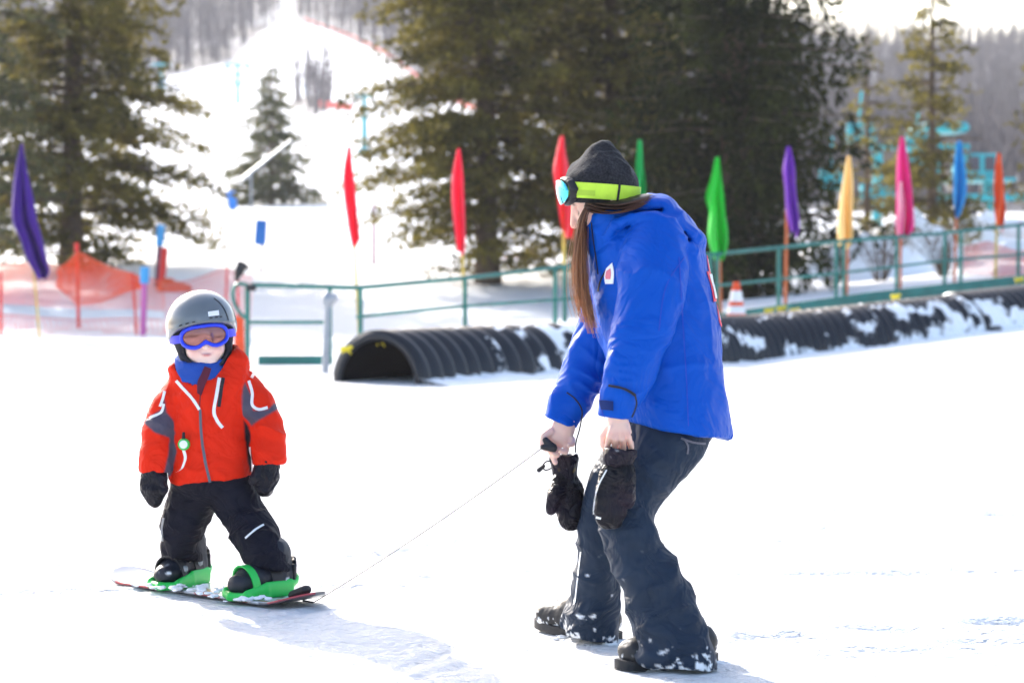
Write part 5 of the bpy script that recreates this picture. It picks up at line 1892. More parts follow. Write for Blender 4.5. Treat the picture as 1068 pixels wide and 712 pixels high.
hair('hair', None, [[(613, 218, 6.63), (606, 236, 6.63), (601, 262, 6.62), (600, 300, 6.60), (605, 325, 6.59), (611, 340, 6.59)],
                    [(613, 218, 6.64), (608, 236, 6.64), (606, 262, 6.63), (610, 300, 6.60), (615, 330, 6.58), (622, 356, 6.58)]],
     60, 4.0, 0.0008, 15, (0.12, 0.045, 0.02), (0.75, 0.36, 0.16), wroot)
hv2 = Vol(P(598, 235, 6.7) + np.array((0, -0.16, -0.05)), P(690, 195, 6.7) + np.array((0, 0.15, 0.02)), 0.005)
hv2.tube([P(614, 216, 6.68), P(632, 217, 6.68), P(655, 214, 6.68), P(676, 208, 6.69)], [0.088, 0.100, 0.100, 0.075], [rp(7, 6.7), rp(9.5, 6.7), rp(9, 6.7), rp(5, 6.7)], k=0.01)
v, f = hv2.mesh(1)
meshobj('hair', v, f, M_HAIR, wroot, cols=attr_cols(v, (0.028, 0.010, 0.006)) * (0.75 + 0.5 * np.abs(noise(v * (1, 1, 4), 60, 2)))[:, None])

# ------------------------------------------------------------------ mittens hanging from the cuffs
def mitten(label, cuff_a, cuff_b, cw, tip, pw, th0, th1, tw, d, extra):
    """px positions: cuff top/bottom, palm tip, thumb root/tip"""
    c = P(*cuff_a, d)
    root = thing('mitten', label, 'mitten', c, 'black mittens hanging from the woman\'s cuffs')
    lo = np.min([P(*q, d) for q in (cuff_a, cuff_b, tip, th1)], 0) - 0.09
    hi = np.max([P(*q, d) for q in (cuff_a, cuff_b, tip, th1)], 0) + 0.09
    V = Vol(lo, hi, 0.0045)
    m = (np.array(cuff_b) + np.array(tip)) / 2
    V.tube([P(*cuff_b, d), P(*(np.array(cuff_b) * 0.6 + np.array(tip) * 0.4), d), P(*(np.array(cuff_b) * 0.15 + np.array(tip) * 0.85), d - 0.01)],
           [0.026, 0.034, 0.028], [rp(pw * 0.72, d), rp(pw, d), rp(pw * 0.74, d)], side=(0, 1, 0), k=0.01)
    V.tube([P(*th0, d - 0.01), P(*((np.array(th0) + th1) / 2), d - 0.025), P(*th1, d - 0.025)], [0.02, 0.023, 0.016], [rp(tw, d), rp(tw, d), rp(tw * 0.75, d)], side=(0, 1, 0), k=0.008)
    v, f = V.mesh(1)
    n = vnorm(v, f)
    v = v + n * (0.005 * folds(v, (0.3, 0, 1), 30, 9, d) * 0.7 + 0.003 * fbm(v, 22, 3))[:, None]
    c2 = attr_cols(v, (0.008, 0.0075, 0.010))
    px, py = to_px(v)
    palm = noise(v, 18, 5)
    c2 = blend(c2, (0.018, 0.012, 0.022), near(v, P(*th1, d - 0.03), 0.05))
    meshobj('shell', v, f, M_GLOVE, root, cols=c2)
    V = Vol(lo, hi + 0.02, 0.0045)
    ca2, cb2 = P(*cuff_a, d), P(*cuff_b, d)
    V.seg(ca2, cb2, (0.036, rp(cw, d)), (0.03, rp(cw * 0.82, d)), side=(0, 1, 0), k=0.004)
    ax = (ca2 - cb2) / np.linalg.norm(ca2 - cb2)
    V.cut(ca2, ax)
    V.seg(ca2 + ax * 0.04, ca2 - ax * 0.02, (0.029, rp(cw - 3, d)), (0.026, rp(cw - 4, d)), side=(0, 1, 0), k=0.002, op='sub')
    v, f = V.mesh(1)
    n = vnorm(v, f)
    v = v + n * (0.005 * folds(v, (0.3, 0, 1), 34, 12, d + 2))[:, None]
    c3 = attr_cols(v, (0.014, 0.010, 0.018))
    c3 = blend(c3, (0.4, 0.25, 0.04), sstep(0.5, 0.7, noise(v, 55, 3)) * near(v, cb2 + np.array((0.01, -0.03, 0)), 0.03))
    c3 = blend(c3, (0.5, 0.5, 0.52), sstep(0.72, 0.9, noise(v, 90, 7)) * 0.7)
    meshobj('gauntlet_cuff', v, f, M_GLOVE, root, cols=c3)
    if extra:
        mb = MB()
        mb.tube([P(x, y, d - 0.03) for x, y in spline([(578, 481), (570, 481), (566, 486), (569, 490), (575, 488)], 4)], 0.0022, 6)
        mb.build('drawcord', M_DARK, root)
        tg = Vol(P(564, 489, d - 0.03) - 0.03, P(564, 489, d - 0.03) + 0.03, 0.003)
        tg.seg(P(562, 490, d - 0.03), P(567, 486, d - 0.03), 0.007, 0.006)
        v, f = tg.mesh(1)
        meshobj('cord_toggle', v, f, M_BLACK, root)
    return root
m1 = mitten('black mitten dangling on a cord below the hand that holds the handle', (588, 474), (590, 495), 14.5, (597, 550), 15.5, (585, 498), (575, 531), 7, 6.86, True)
m2 = mitten('black mitten held by its cuff against the dark trousers', (647, 467.5), (645, 486), 17.5, (634, 549), 19, (652, 488), (655, 524), 8.5, 6.40, False)
# the white seam line of the held mitten
for r_, w_ in ((m2, 0),):
    sh = [c_ for c_ in r_.children if c_.name.startswith('shell')][0]
    vv_ = np.array([tuple(q.co) for q in sh.data.vertices]) + world_loc(sh)
    ff_ = np.array([tuple(q.vertices) for q in sh.data.polygons])
    bb_ = bvh_of(vv_, ff_)
    a, b = strip(spline([(633, 490), (625, 505), (620, 522), (619, 536)], 3), 1.3)
    drape_px(bb_, a, b, M_PIPING, 'edge_piping', sh, 0.001, 2, 2, 0.001)
    a, b = strip([(622, 539), (627, 540.5)], 2.2)
    drape_px(bb_, a, b, M_PIPING, 'small_tag', sh, 0.001, 2, 2, 0.001)
# keeper cords from the jacket cuffs
MB().tube([P(x, y, 6.77) for x, y in spline([(591, 409), (600, 416), (607, 428), (605, 445), (601, 460), (600, 472)], 4)], 0.0022, 6).build('keeper_cord', M_DARK, m1)
MB().tube([P(x, y, 6.345) for x, y in spline([(662, 411), (664, 420), (662, 428), (659, 435)], 4)], 0.0022, 6).build('keeper_cord', M_DARK, m2)

# ------------------------------------------------------------------ cord handle and cord
hd = thing('cord_handle', 'black grip pinched between the woman\'s thumb and finger', 'handle', P(572, 463, 6.77))
V = Vol(P(572, 463, 6.77) - 0.05, P(572, 463, 6.77) + 0.05, 0.003)
V.seg(P(569, 459, 6.765), P(576, 466, 6.765), 0.0095, 0.0115, k=0.004).seg(P(566, 466, 6.76), P(577, 467, 6.765), 0.008, 0.012, k=0.004)
v, f = V.mesh(1)
meshobj('grip', v, f, M_BLACK, hd)
p0, p1 = P(566, 466.5, 6.76), P(327, 628, 7.66)
cord = []
for i in range(50):
    t = i / 49
    q = p0 + (p1 - p0) * t
    q = q - np.array((0, 0, 0.012 * 4 * t * (1 - t)))
    cord.append(q)
o = MB().tube(cord, 0.0017, 5).build('pull_cord', M_CORD)
tag(o, 'thin cord stretched from the black grip to the nose of the snowboard', 'cord')

# ------------------------------------------------------------------ the child
croot = thing('person', 'small child in a red jacket, grey helmet and blue goggles riding the snowboard', 'person', G(225, 7.9))
CD = 7.9
CHC = P(212, 352, 7.86)
ra, ya = R(-9), R(12)   # roll of the head, turn towards the right of the picture
cu = np.array((math.sin(-ra) * -1, 0, math.cos(ra)))
cu = np.array((math.sin(R(-7)), 0.0, math.cos(R(-7))))
cf = np.array((math.sin(ya), -math.cos(ya), -0.16)); cf -= cu * cf.dot(cu); cf /= np.linalg.norm(cf)
cs = np.cross(cf, cu)          # towards picture right? fixed below
if cs[0] < 0: cs = -cs
CAX = [cf, cs, cu]
def K(f, s, u):
    return CHC + cf * f + cs * s + cu * u

def child_body():
    lo = np.array((P(140, 0, 7.9)[0], 7.6, 0.03)); hi = np.array((P(305, 0, 7.9)[0], 8.15, P(0, 305, 7.9)[2]))
    V = Vol(lo, hi, 0.0038)
    V.ell(K(-0.01, 0, 0.035), (0.085, 0.072, 0.085), CAX, k=0.01)
    V.ell(K(0.012, 0, -0.03), (0.062, 0.066, 0.064), CAX, k=0.02)
    V.ell(K(0.04, 0, -0.078), (0.026, 0.03, 0.02), CAX, k=0.018)
    V.seg(K(0.072, 0, -0.005), K(0.086, 0, -0.026), 0.007, 0.009, k=0.008)
    V.ell(K(0.088, 0, -0.028), (0.009, 0.010, 0.008), CAX, k=0.004)
    for s in (-1, 1):
        V.ell(K(0.05, s * 0.036, -0.04), (0.024, 0.022, 0.022), CAX, k=0.016)
        V.ell(K(0.078, s * 0.03, 0.0), (0.012, 0.014, 0.008), CAX, k=0.006, op='sub')
        V.ell(K(0.064, s * 0.029, 0.0), (0.011, 0.012, 0.010), CAX, k=0.003)
        V.ell(K(0.0, s * 0.073, -0.008), (0.014, 0.006, 0.022), CAX, k=0.006)
    V.ell(K(0.0695, 0, -0.0545), (0.009, 0.020, 0.003), CAX, k=0.004)
    V.ell(K(0.068, 0, -0.0595), (0.009, 0.016, 0.0035), CAX, k=0.004)
    V.seg(K(0.080, -0.022, -0.052), K(0.084, 0.0, -0.0575), 0.003, 0.0035, k=0.002, op='sub')
    V.seg(K(0.084, 0.0, -0.0575), K(0.080, 0.022, -0.052), 0.0035, 0.003, k=0.002, op='sub')
    V.seg(K(-0.01, 0, -0.05), P(216, 398, 7.9), 0.042, 0.045, k=0.015)
    V.tube([P(216, 398, 7.9), P(218, 420, 7.9), P(220, 460, 7.9), P(221, 500, 7.9)], [0.06, 0.10, 0.095, 0.1], [0.05, 0.075, 0.07, 0.075], side=(1, 0, 0), k=0.015)
    for pts in ([P(190, 408, 7.9), P(171, 445, 7.88), P(163, 492, 7.84), P(162, 508, 7.83)], [P(252, 405, 7.9), P(275, 440, 7.88), P(279, 484, 7.83), P(277, 500, 7.82)]):
        V.tube(pts, [0.036, 0.03, 0.023, 0.026], [0.036, 0.03, 0.023, 0.026], k=0.01, sub=4)
    for pts in ([P(203, 508, 7.93), P(190, 548, 7.93), P(192, 600, 8.0)], [P(240, 508, 7.9), P(265, 560, 7.82), P(280, 608, 7.78)]):
        V.tube(pts, [0.055, 0.042, 0.034], [0.055, 0.042, 0.034], k=0.012, sub=4)
    v, f = V.mesh(1)
    c = attr_cols(v, (0.86, 0.62, 0.53))
    c = blend(c, (0.62, 0.17, 0.15), 1.0 * np.maximum.reduce([near(v, K(0.078, q_, -0.057 + 14 * q_ * q_), 0.0052) for q_ in (-0.02, -0.013, -0.0065, 0, 0.0065, 0.013, 0.02)]))
    for s in (-1, 1):
        c = blend(c, (0.74, 0.33, 0.27), near(v, K(0.07, s * 0.038, -0.035), 0.022) * 0.6)
        c = blend(c, (0.10, 0.06, 0.04), near(v, K(0.076, s * 0.029, -0.001), 0.006) * 1.2)
    return meshobj('body', v, f, M_SKIN, croot, cols=c)
child_body()

def child_jacket():
    h = 0.0055
    V = Vol((P(140, 0, 7.9)[0], 7.66, P(0, 520, 7.9)[2]), (P(305, 0, 7.9)[0], 8.14, P(0, 350, 7.9)[2]), h)
    sx = (1, 0, 0)
    V.tube([P(216, 392, 7.91), P(218, 405, 7.9), P(219, 430, 7.9), P(220, 465, 7.9), P(221, 503, 7.9), P(221, 516, 7.9)],
           [rp(x, CD) for x in (30, 39, 41.5, 42, 43.5, 44)], [0.085, 0.105, 0.115, 0.118, 0.122, 0.122], side=sx, k=0.012)
    a, b = P(178, 505, 7.78), P(263, 497, 7.78)
    t = (b - a) / np.linalg.norm(b - a)
    V.cut(a, (t[2], 0, -t[0]))
    # collar and hood
    V.tube([P(216, 402, 7.9), P(218, 390, 7.9), P(220, 376, 7.9)], [rp(31, CD), rp(33, CD), rp(34, CD)], [0.085, 0.09, 0.092], side=sx, k=0.01)
    V.seg(P(240, 400, 7.84), P(247, 378, 7.86), (0.05, 0.04), (0.04, 0.045), side=sx, k=0.02)
    V.seg(P(190, 398, 7.86), P(184, 388, 7.88), (0.035, 0.04), (0.025, 0.04), side=sx, k=0.02)
    V.ell(P(222, 385, 8.0), (0.12, 0.07, 0.075), k=0.02)
    V.tube([P(212, 402, 7.88), P(212, 388, 7.875), P(212, 350, 7.87)], [rp(15, CD), rp(25, CD), rp(36, CD)], [0.075, 0.085, 0.105], side=sx, k=0.006, op='sub')
    V.cut(P(190, 386, 7.8), (-0.1, -0.55, 1.0), lo=(P(176, 0, 7.9)[0], 7.6, P(0, 392, 7.9)[2]), hi=(P(236, 0, 7.9)[0], 7.92, 2))
    V.cut(P(250, 368, 7.8), (-0.45, -0.3, 1.0), lo=(P(236, 0, 7.9)[0], 7.6, P(0, 392, 7.9)[2]), hi=(P(290, 0, 7.9)[0], 8.2, 2))
    # sleeves
    V.tube([P(193, 409, 7.9), P(178, 428, 7.89), P(168, 450, 7.87), P(164, 475, 7.85), P(162, 494, 7.83)], [rp(x, CD) for x in (22, 20.5, 18.5, 17.5, 15.5)], [0.066, 0.062, 0.058, 0.055, 0.047], side=sx, k=0.012)
    V.tube([P(249, 405, 7.9), P(265, 423, 7.89), P(275, 445, 7.87), P(280, 468, 7.85), P(280, 484, 7.83)], [rp(x, CD) for x in (22, 20, 18.5, 17, 15.5)], [0.066, 0.062, 0.058, 0.055, 0.047], side=sx, k=0.012)
    V.cut(P(163, 492, 7.83), (0.08, 0, -1.0), lo=(P(140, 0, 7.9)[0], 7.6, 0), hi=(P(177, 0, 7.9)[0], 7.93, P(0, 480, 7.9)[2]))
    V.cut(P(281, 484, 7.83), (0.05, 0, -1.0), lo=(P(265.5, 0, 7.9)[0], 7.6, 0), hi=(P(305, 0, 7.9)[0], 7.95, P(0, 474, 7.9)[2]))
    v, f = V.mesh(1)
    n = vnorm(v, f)
    px, py = to_px(v)
    amp = 0.0045 * fbm(v, 13, 31)
    amp += 0.008 * folds(v, (0.3, 0, 1), 30, 8, 32) * (near(v, P(168, 450, 7.8), 0.08) + near(v, P(278, 450, 7.8), 0.08))
    amp += 0.007 * folds(v, (0.6, 0, 1), 18, 6, 33) * near(v, P(215, 480, 7.78), 0.14)
    amp += 0.006 * folds(v, (-0.7, 0, 1), 20, 6, 34) * near(v, P(200, 420, 7.78), 0.1)
    amp += 0.007 * folds(v, (0.6, 0, 1), 18, 6, 35) * near(v, P(245, 430, 7.78), 0.1)
    v = v + n * amp[:, None] * 1.25
    # colour blocks: grey elbow panels, darker underarm and side panels
    red, grey, dk = (0.70, 0.022, 0.005), (0.085, 0.075, 0.105), (0.015, 0.014, 0.02)
    c = attr_cols(v, red)
    q = lambda x, y: (x, y)
    front = v[:, 1] < 8.2
    def poly(pts, soft=0.9):
        pts = np.array(pts, float)
        inside = np.zeros(len(v), bool)
        j = len(pts) - 1
        dmin = np.full(len(v), 1e9)
        for i in range(len(pts)):
            xi, yi, xj, yj = *pts[i], *pts[j]
            cr = ((yi > py) != (yj > py)) & (px < (xj - xi) * (py - yi) / ((yj - yi) if yj != yi else 1e-9) + xi)
            inside ^= cr
            tt_ = np.clip(((px - xi) * (xj - xi) + (py - yi) * (yj - yi)) / ((xj - xi) ** 2 + (yj - yi) ** 2 + 1e-9), 0, 1)
            dmin = np.minimum(dmin, np.hypot(px - xi - tt_ * (xj - xi), py - yi - tt_ * (yj - yi)))
            j = i
        sgn = np.where(inside, dmin, -dmin)
        return np.clip(0.5 + sgn / (2 * soft), 0, 1)
    c = blend(c, grey, poly([(171, 408), (174, 430), (182, 440), (184, 452), (178, 457), (163, 452), (150, 441), (158, 433), (170, 426)]))
    c = blend(c, grey, poly([(256, 398), (262, 412), (264, 428), (279, 427), (286, 420), (293, 424), (281, 432), (262, 444), (253, 432), (252, 412)]))
    c = blend(c, grey, poly([(182, 452), (185, 470), (180, 490), (176, 497), (170, 495), (175, 475), (176, 455)]))
    c = blend(c, dk, poly([(254, 438), (260, 446), (262, 470), (264, 492), (260, 492), (256, 465)]))
    o = meshobj('jacket', v, f, M_REDSHELL, croot, cols=c)
    return o, v, f
cj, cv, cfz = child_jacket()
cb2 = bvh_of(cv, cfz)
def cstrip(pts, w, m, name, off=0.0018, th=0.0008):
    a, b = strip(spline(np.array(pts, float), 5), w)
    return drape_px(cb2, a, b, m, name, cj, off, 1, 3, th)
cstrip([(184, 397), (192, 406), (201, 416), (208, 427)], 3.0, M_PIPING, 'front_piping')
cstrip([(229, 394), (226, 410), (223, 428), (226, 438), (232, 446)], 3.4, M_PIPING, 'front_piping')
cstrip([(233, 394), (230, 410), (228, 424)], 3.6, M_DARK, 'chest_pocket')
cstrip([(209, 427), (210, 450), (213, 475), (219, 503)], 2.8, M_ZIP, 'front_zip', 0.003)
cstrip([(211, 399), (209, 412), (208, 427)], 0.9, M_DARK, 'zip_flap_seam', 0.001, 0.001)
cstrip([(172, 408), (170, 416), (167, 424)], 2.6, M_PIPING, 'shoulder_piping')
cstrip([(171, 421), (168, 430), (156, 436)], 2.6, M_PIPING, 'shoulder_piping')
cstrip([(259, 397), (263, 410), (263, 422), (270, 427), (279, 425)], 3.0, M_PIPING, 'shoulder_piping')
cstrip([(268, 384), (262, 394)], 3.2, M_PIPING, 'shoulder_piping')
cstrip([(183, 385), (194, 394), (204, 398)], 1.2, M_DARK, 'collar_seam')
cstrip([(261, 466), (262, 480), (262.5, 492)], 1.4, M_PIPING, 'side_zip')

# neck gaiter
V = Vol(P(175, 0, 7.9) * (1, 0, 0) + (0, 7.7, P(0, 412, 7.9)[2]), P(252, 0, 7.9) * (1, 0, 0) + (0, 8.05, P(0, 360, 7.9)[2]), 0.005)
V.tube([P(216, 404, 7.885), P(213, 393, 7.88), P(211, 380, 7.88)], [rp(22, CD), rp(25, CD), rp(28, CD)], [0.075, 0.085, 0.088], side=(1, 0, 0), k=0.01)
V.cut(P(212, 379, 7.8), (-0.05, -0.3, 1.0))
V.ell(K(0.012, 0, -0.03), (0.066, 0.066, 0.075), CAX, k=0.004, op='sub')
v, f = V.mesh(1)
v = v + vnorm(v, f) * (0.005 * folds(v, (0.2, 0, 1), 50, 10, 3))[:, None]
meshobj('neck_gaiter', v, f, mat('blue_fleece', (0.008, 0.06, 0.34), rough=0.9, bump=0.4, bscale=200, bdist=0.002), croot)
def zip_guard():
    g = []
    for x, y, w in spline([(217, 383, 3.5), (214, 391, 4), (210, 400, 4), (208, 411, 2.2)], 4):
        d_ = 7.775 - 0.0
        g.append([P(x + s_ * w, y + s_ * 1.2, 7.79 + 0.004 * s_ * s_ - 0.0006 * (y - 383)) for s_ in (-1, -0.4, 0.4, 1)])
    g = np.array(g)
    MB().sheet(g, 0.006, np.zeros_like(g) - FW).build('zip_guard', mat('maroon_fleece', (0.10, 0.012, 0.03), rough=0.9), cj)
zip_guard()

# helmet
def helmet():
    V = Vol(K(0, 0, 0) - 0.19, K(0, 0, 0) + np.array((0.19, 0.2, 0.22)), 0.0042)
    V.ell(K(-0.012, 0.0, 0.052), (0.128, 0.112, 0.103), CAX, k=0.01)
    V.ell(K(-0.03, 0, 0.02), (0.112, 0.112, 0.10), CAX, k=0.02)
    # brim
    V.ell(K(0.0, 0.0, 0.038), (0.125, 0.109, 0.03), CAX, k=0.01)
    V.cut(K(0.1, 0, 0.044), -cu * 1.0 + cf * 0.34)
    V.ell(K(-0.005, 0, 0.02), (0.104, 0.093, 0.098), CAX, k=0.004, op='sub')
    v, f = V.mesh(2)
    hm = meshobj('helmet', v, f, mat('glossy_grey_helmet_shell', (0.12, 0.135, 0.15), rough=0.22, spec=0.6, coat=0.5), croot)
    b = bvh_of(v, f)
    # vents and tag
    for pts in ([(187, 340), (190, 338.8)], [(193.5, 337.8), (197, 337)], [(200.5, 336.2), (203.5, 335.6)], [(218.5, 331.8), (221.5, 331.4)], [(224, 331), (227, 330.6)], [(229, 330.4), (231.5, 330.2)]):
        a, c = strip(pts, 1.3)
        drape_px(b, a, c, M_DARK, 'vent', hm, 0.0008, 2, 2, 0.0008)
    drape_px(b, [(216.8, 325.2), (217.3, 330.0)], [(227.8, 323.6), (228.4, 328.6)], M_PIPING, 'white_label', hm, 0.001, 3, 4, 0.001)
    a, c = strip(spline([(223, 311), (230, 317), (235, 325), (238, 334)], 3), 0.7)
    drape_px(b, a, c, M_DARK, 'shell_seam', hm, 0.0008, 2, 2, 0.0008)
    # liner and ear pads
    V = Vol(K(0, 0, 0) - 0.17, K(0, 0, 0) + 0.17, 0.0045)
    V.ell(K(-0.02, 0, 0.02), (0.11, 0.096, 0.093), CAX, k=0.01)
    for s in (-1, 1):
        V.seg(K(0.0, s * 0.083, 0.01), K(0.012, s * 0.07, -0.06), (0.036, 0.018), (0.026, 0.014), side=cf, k=0.01)
    V.ell(K(0.03, 0, -0.035), (0.088, 0.062, 0.085), CAX, k=0.008, op='sub')
    V.cut(K(0, 0, -0.075), -cu)
    v, f = V.mesh(1)
    meshobj('ear_pads', v, f, mat('black_helmet_liner', (0.02, 0.02, 0.026), rough=0.9, bump=0.4, bscale=90, bdist=0.003, var=0.4, vscale=40), hm)
    # chin strap
    MB().tube(spline([K(0.03, -0.075, -0.045), K(0.045, -0.045, -0.085), K(0.05, 0.0, -0.102), K(0.045, 0.045, -0.088), K(0.03, 0.075, -0.05)], 5), 0.0075, 8).build('chin_strap', M_DARK, hm)
    # hair fringe
    return hm
hm = helmet()
rng = np.random.default_rng(8)
VV, FF, CC, off = [], [], [], 0
for k in range(160):
    s = rng.uniform(-0.05, 0.055)
    p_ = [K(0.075 - abs(s) * 0.3, s, 0.055), K(0.094 - abs(s) * 0.45, s + rng.normal(0, 0.006), 0.036), K(0.093 - abs(s) * 0.45, s + rng.normal(0, 0.01) + 0.008, 0.018)]
    mb = MB().tube(spline(p_, 4), 0.0016, 4, cap=False)
    VV += mb.v; FF += [tuple(i + off for i in f) for f in mb.f]; CC += [np.array((0.16, 0.08, 0.03)) * rng.uniform(0.5, 1.3)] * len(mb.v)
    off = len(VV)
meshobj('hair', np.array(VV), np.array(FF), M_HAIR, croot, cols=np.array(CC))

# child goggles
M_BLUEFR = mat('blue_goggle_plastic', (0.015, 0.05, 0.75), rough=0.35)
def cgog(t, r=1.0, dep=0.0):
    """closed outline of the goggles; t 0..1"""
    a = 2 * math.pi * t
    s, u = math.cos(a), math.sin(a)
    s = math.copysign(abs(s) ** 0.62, s); u = math.copysign(abs(u) ** 0.75, u)
    x = 0.073 * s * r
    y = 0.034 * u * r - 0.001
    if u < 0:
        y += 0.017 * math.exp(-(x / 0.017) ** 2) * (r ** 4)
    return K(0.100 + dep - 0.046 * (x / 0.078) ** 2 * 1.0, x, y + 0.006)
V = Vol(K(0.06, 0, 0) - 0.11, K(0.06, 0, 0) + 0.11, 0.0034)
N_ = 44
for i in range(N_):
    V.seg(cgog(i / N_), cgog((i + 1) / N_), (0.013, 0.0062), (0.013, 0.0062), side=cf, k=0.003)
v, f = V.mesh(1)
gf = meshobj('goggle_frame', v, f, M_BLUEFR, croot)
g = []
for i in range(33):
    x = (i / 32 * 2 - 1) * 0.0705
    ca_ = (abs(x) / 0.073) ** (1 / 0.62)
    yy = 0.034 * math.sqrt(max(0, 1 - ca_ * ca_)) ** 0.75
    yb_ = -yy + 0.017 * math.exp(-(x / 0.017) ** 2)
    g.append([K(0.100 + 0.006 * (1 - (2 * f_ - 1) ** 2) - 0.046 * (x / 0.078) ** 2, x, yb_ + (yy - yb_) * f_ + 0.005) for f_ in np.linspace(0, 1, 9)])
g = np.array(g)
nr = np.zeros_like(g) + cf
M_LENS = bpy.data.materials.new('amber_mirror_lens')
M_LENS.use_nodes = True
b_ = M_LENS.node_tree.nodes['Principled BSDF']
b_.inputs['Base Color'].default_value = (0.30, 0.125, 0.11, 1); b_.inputs['Roughness'].default_value = 0.12
b_.inputs['Metallic'].default_value = 0.55
MB().sheet(g, 0.0015, nr).build('goggle_lens', M_LENS, gf)
g = []
hmV = np.array([tuple(q.co) for q in hm.data.vertices]) + world_loc(hm)
for sg in (-1, 1):
    g = []
    for f_, s_ in spline([(0.066, 0.070), (0.045, 0.088), (0.01, 0.101), (-0.04, 0.105), (-0.09, 0.09)], 4):
        g.append([K(f_, sg * s_, 0.005 + q) for q in (-0.013, -0.004, 0.004, 0.013)])
    g = np.array(g)
    MB().sheet(g, 0.003, np.zeros_like(g) + cs * sg).build('goggle_strap', mat('blue_violet_strap', (0.07, 0.07, 0.72), rough=0.6), gf)

# child's mittens are worn: clothing
def child_mitt(c0, c1, tip, th0, th1, d, nm):
    V = Vol(np.min([P(*q, d) for q in (c0, c1, tip, th1)], 0) - 0.08, np.max([P(*q, d) for q in (c0, c1, tip, th1)], 0) + 0.08, 0.0045)
    V.tube([P(*c0, d), P(*c1, d - 0.01), P(*tip, d - 0.02)], [rp(11, d), rp(12.5, d), rp(8.5, d)], [0.04, 0.04, 0.03], side=(1, 0, 0), k=0.01)
    V.seg(P(*th0, d - 0.03), P(*th1, d - 0.045), 0.019, 0.0135, k=0.008)
    v, f = V.mesh(1)
    v = v + vnorm(v, f) * (0.004 * folds(v, (0.3, 0, 1), 34, 10, d) + 0.002 * fbm(v, 20, 3))[:, None]
    c = attr_cols(v, (0.011, 0.010, 0.015))
    return meshobj(nm, v, f, M_GLOVE, croot, cols=c)
child_mitt((162, 488), (160, 505), (162, 520), (168, 500), (171, 511), 7.83, 'mitten')
child_mitt((280, 482), (278, 494), (276, 510), (270, 492), (264, 501), 7.83, 'mitten')

# badge reel clipped to the jacket
q = P(195, 466, 7.755)
hp, nn_ = hit(cb2, CAM, (P(194, 463, 1) - CAM) / np.linalg.norm(P(194, 463, 1) - CAM))
q = hp + nn_ * 0.012
br = thing('badge_reel', 'green rimmed badge reel with a white strap clipped to the red jacket', 'badge reel', q)
vd = -FW
MB().tube([q, q - FW * 0.014], [0.02, 0.018], 20).build('green_rim', M_GREENPL, br)
MB().tube([q - FW * 0.0145, q - FW * 0.018], [0.0135, 0.012], 20).build('white_face', M_PIPING, br)
MB().tube([q + np.array((0, -0.01, 0.018)), q + np.array((0, -0.008, 0.04))], [0.006, 0.004], 8).build('clip', M_DARK, br)
pts = [hit(cb2, CAM, (P(x, y, 1) - CAM) / np.linalg.norm(P(x, y, 1) - CAM)) for x, y in spline([(194, 468), (195, 478), (192, 487), (187, 492)], 4)]
g = np.array([[h_ + n_ * 0.012 + np.array((s_ * 0.0045, 0, s_ * 0.002)) for s_ in (-1, 1)] for h_, n_ in pts if h_ is not None])
MB().sheet(g, 0.0015, np.zeros_like(g) + vd).build('strap', M_PIPING, br)

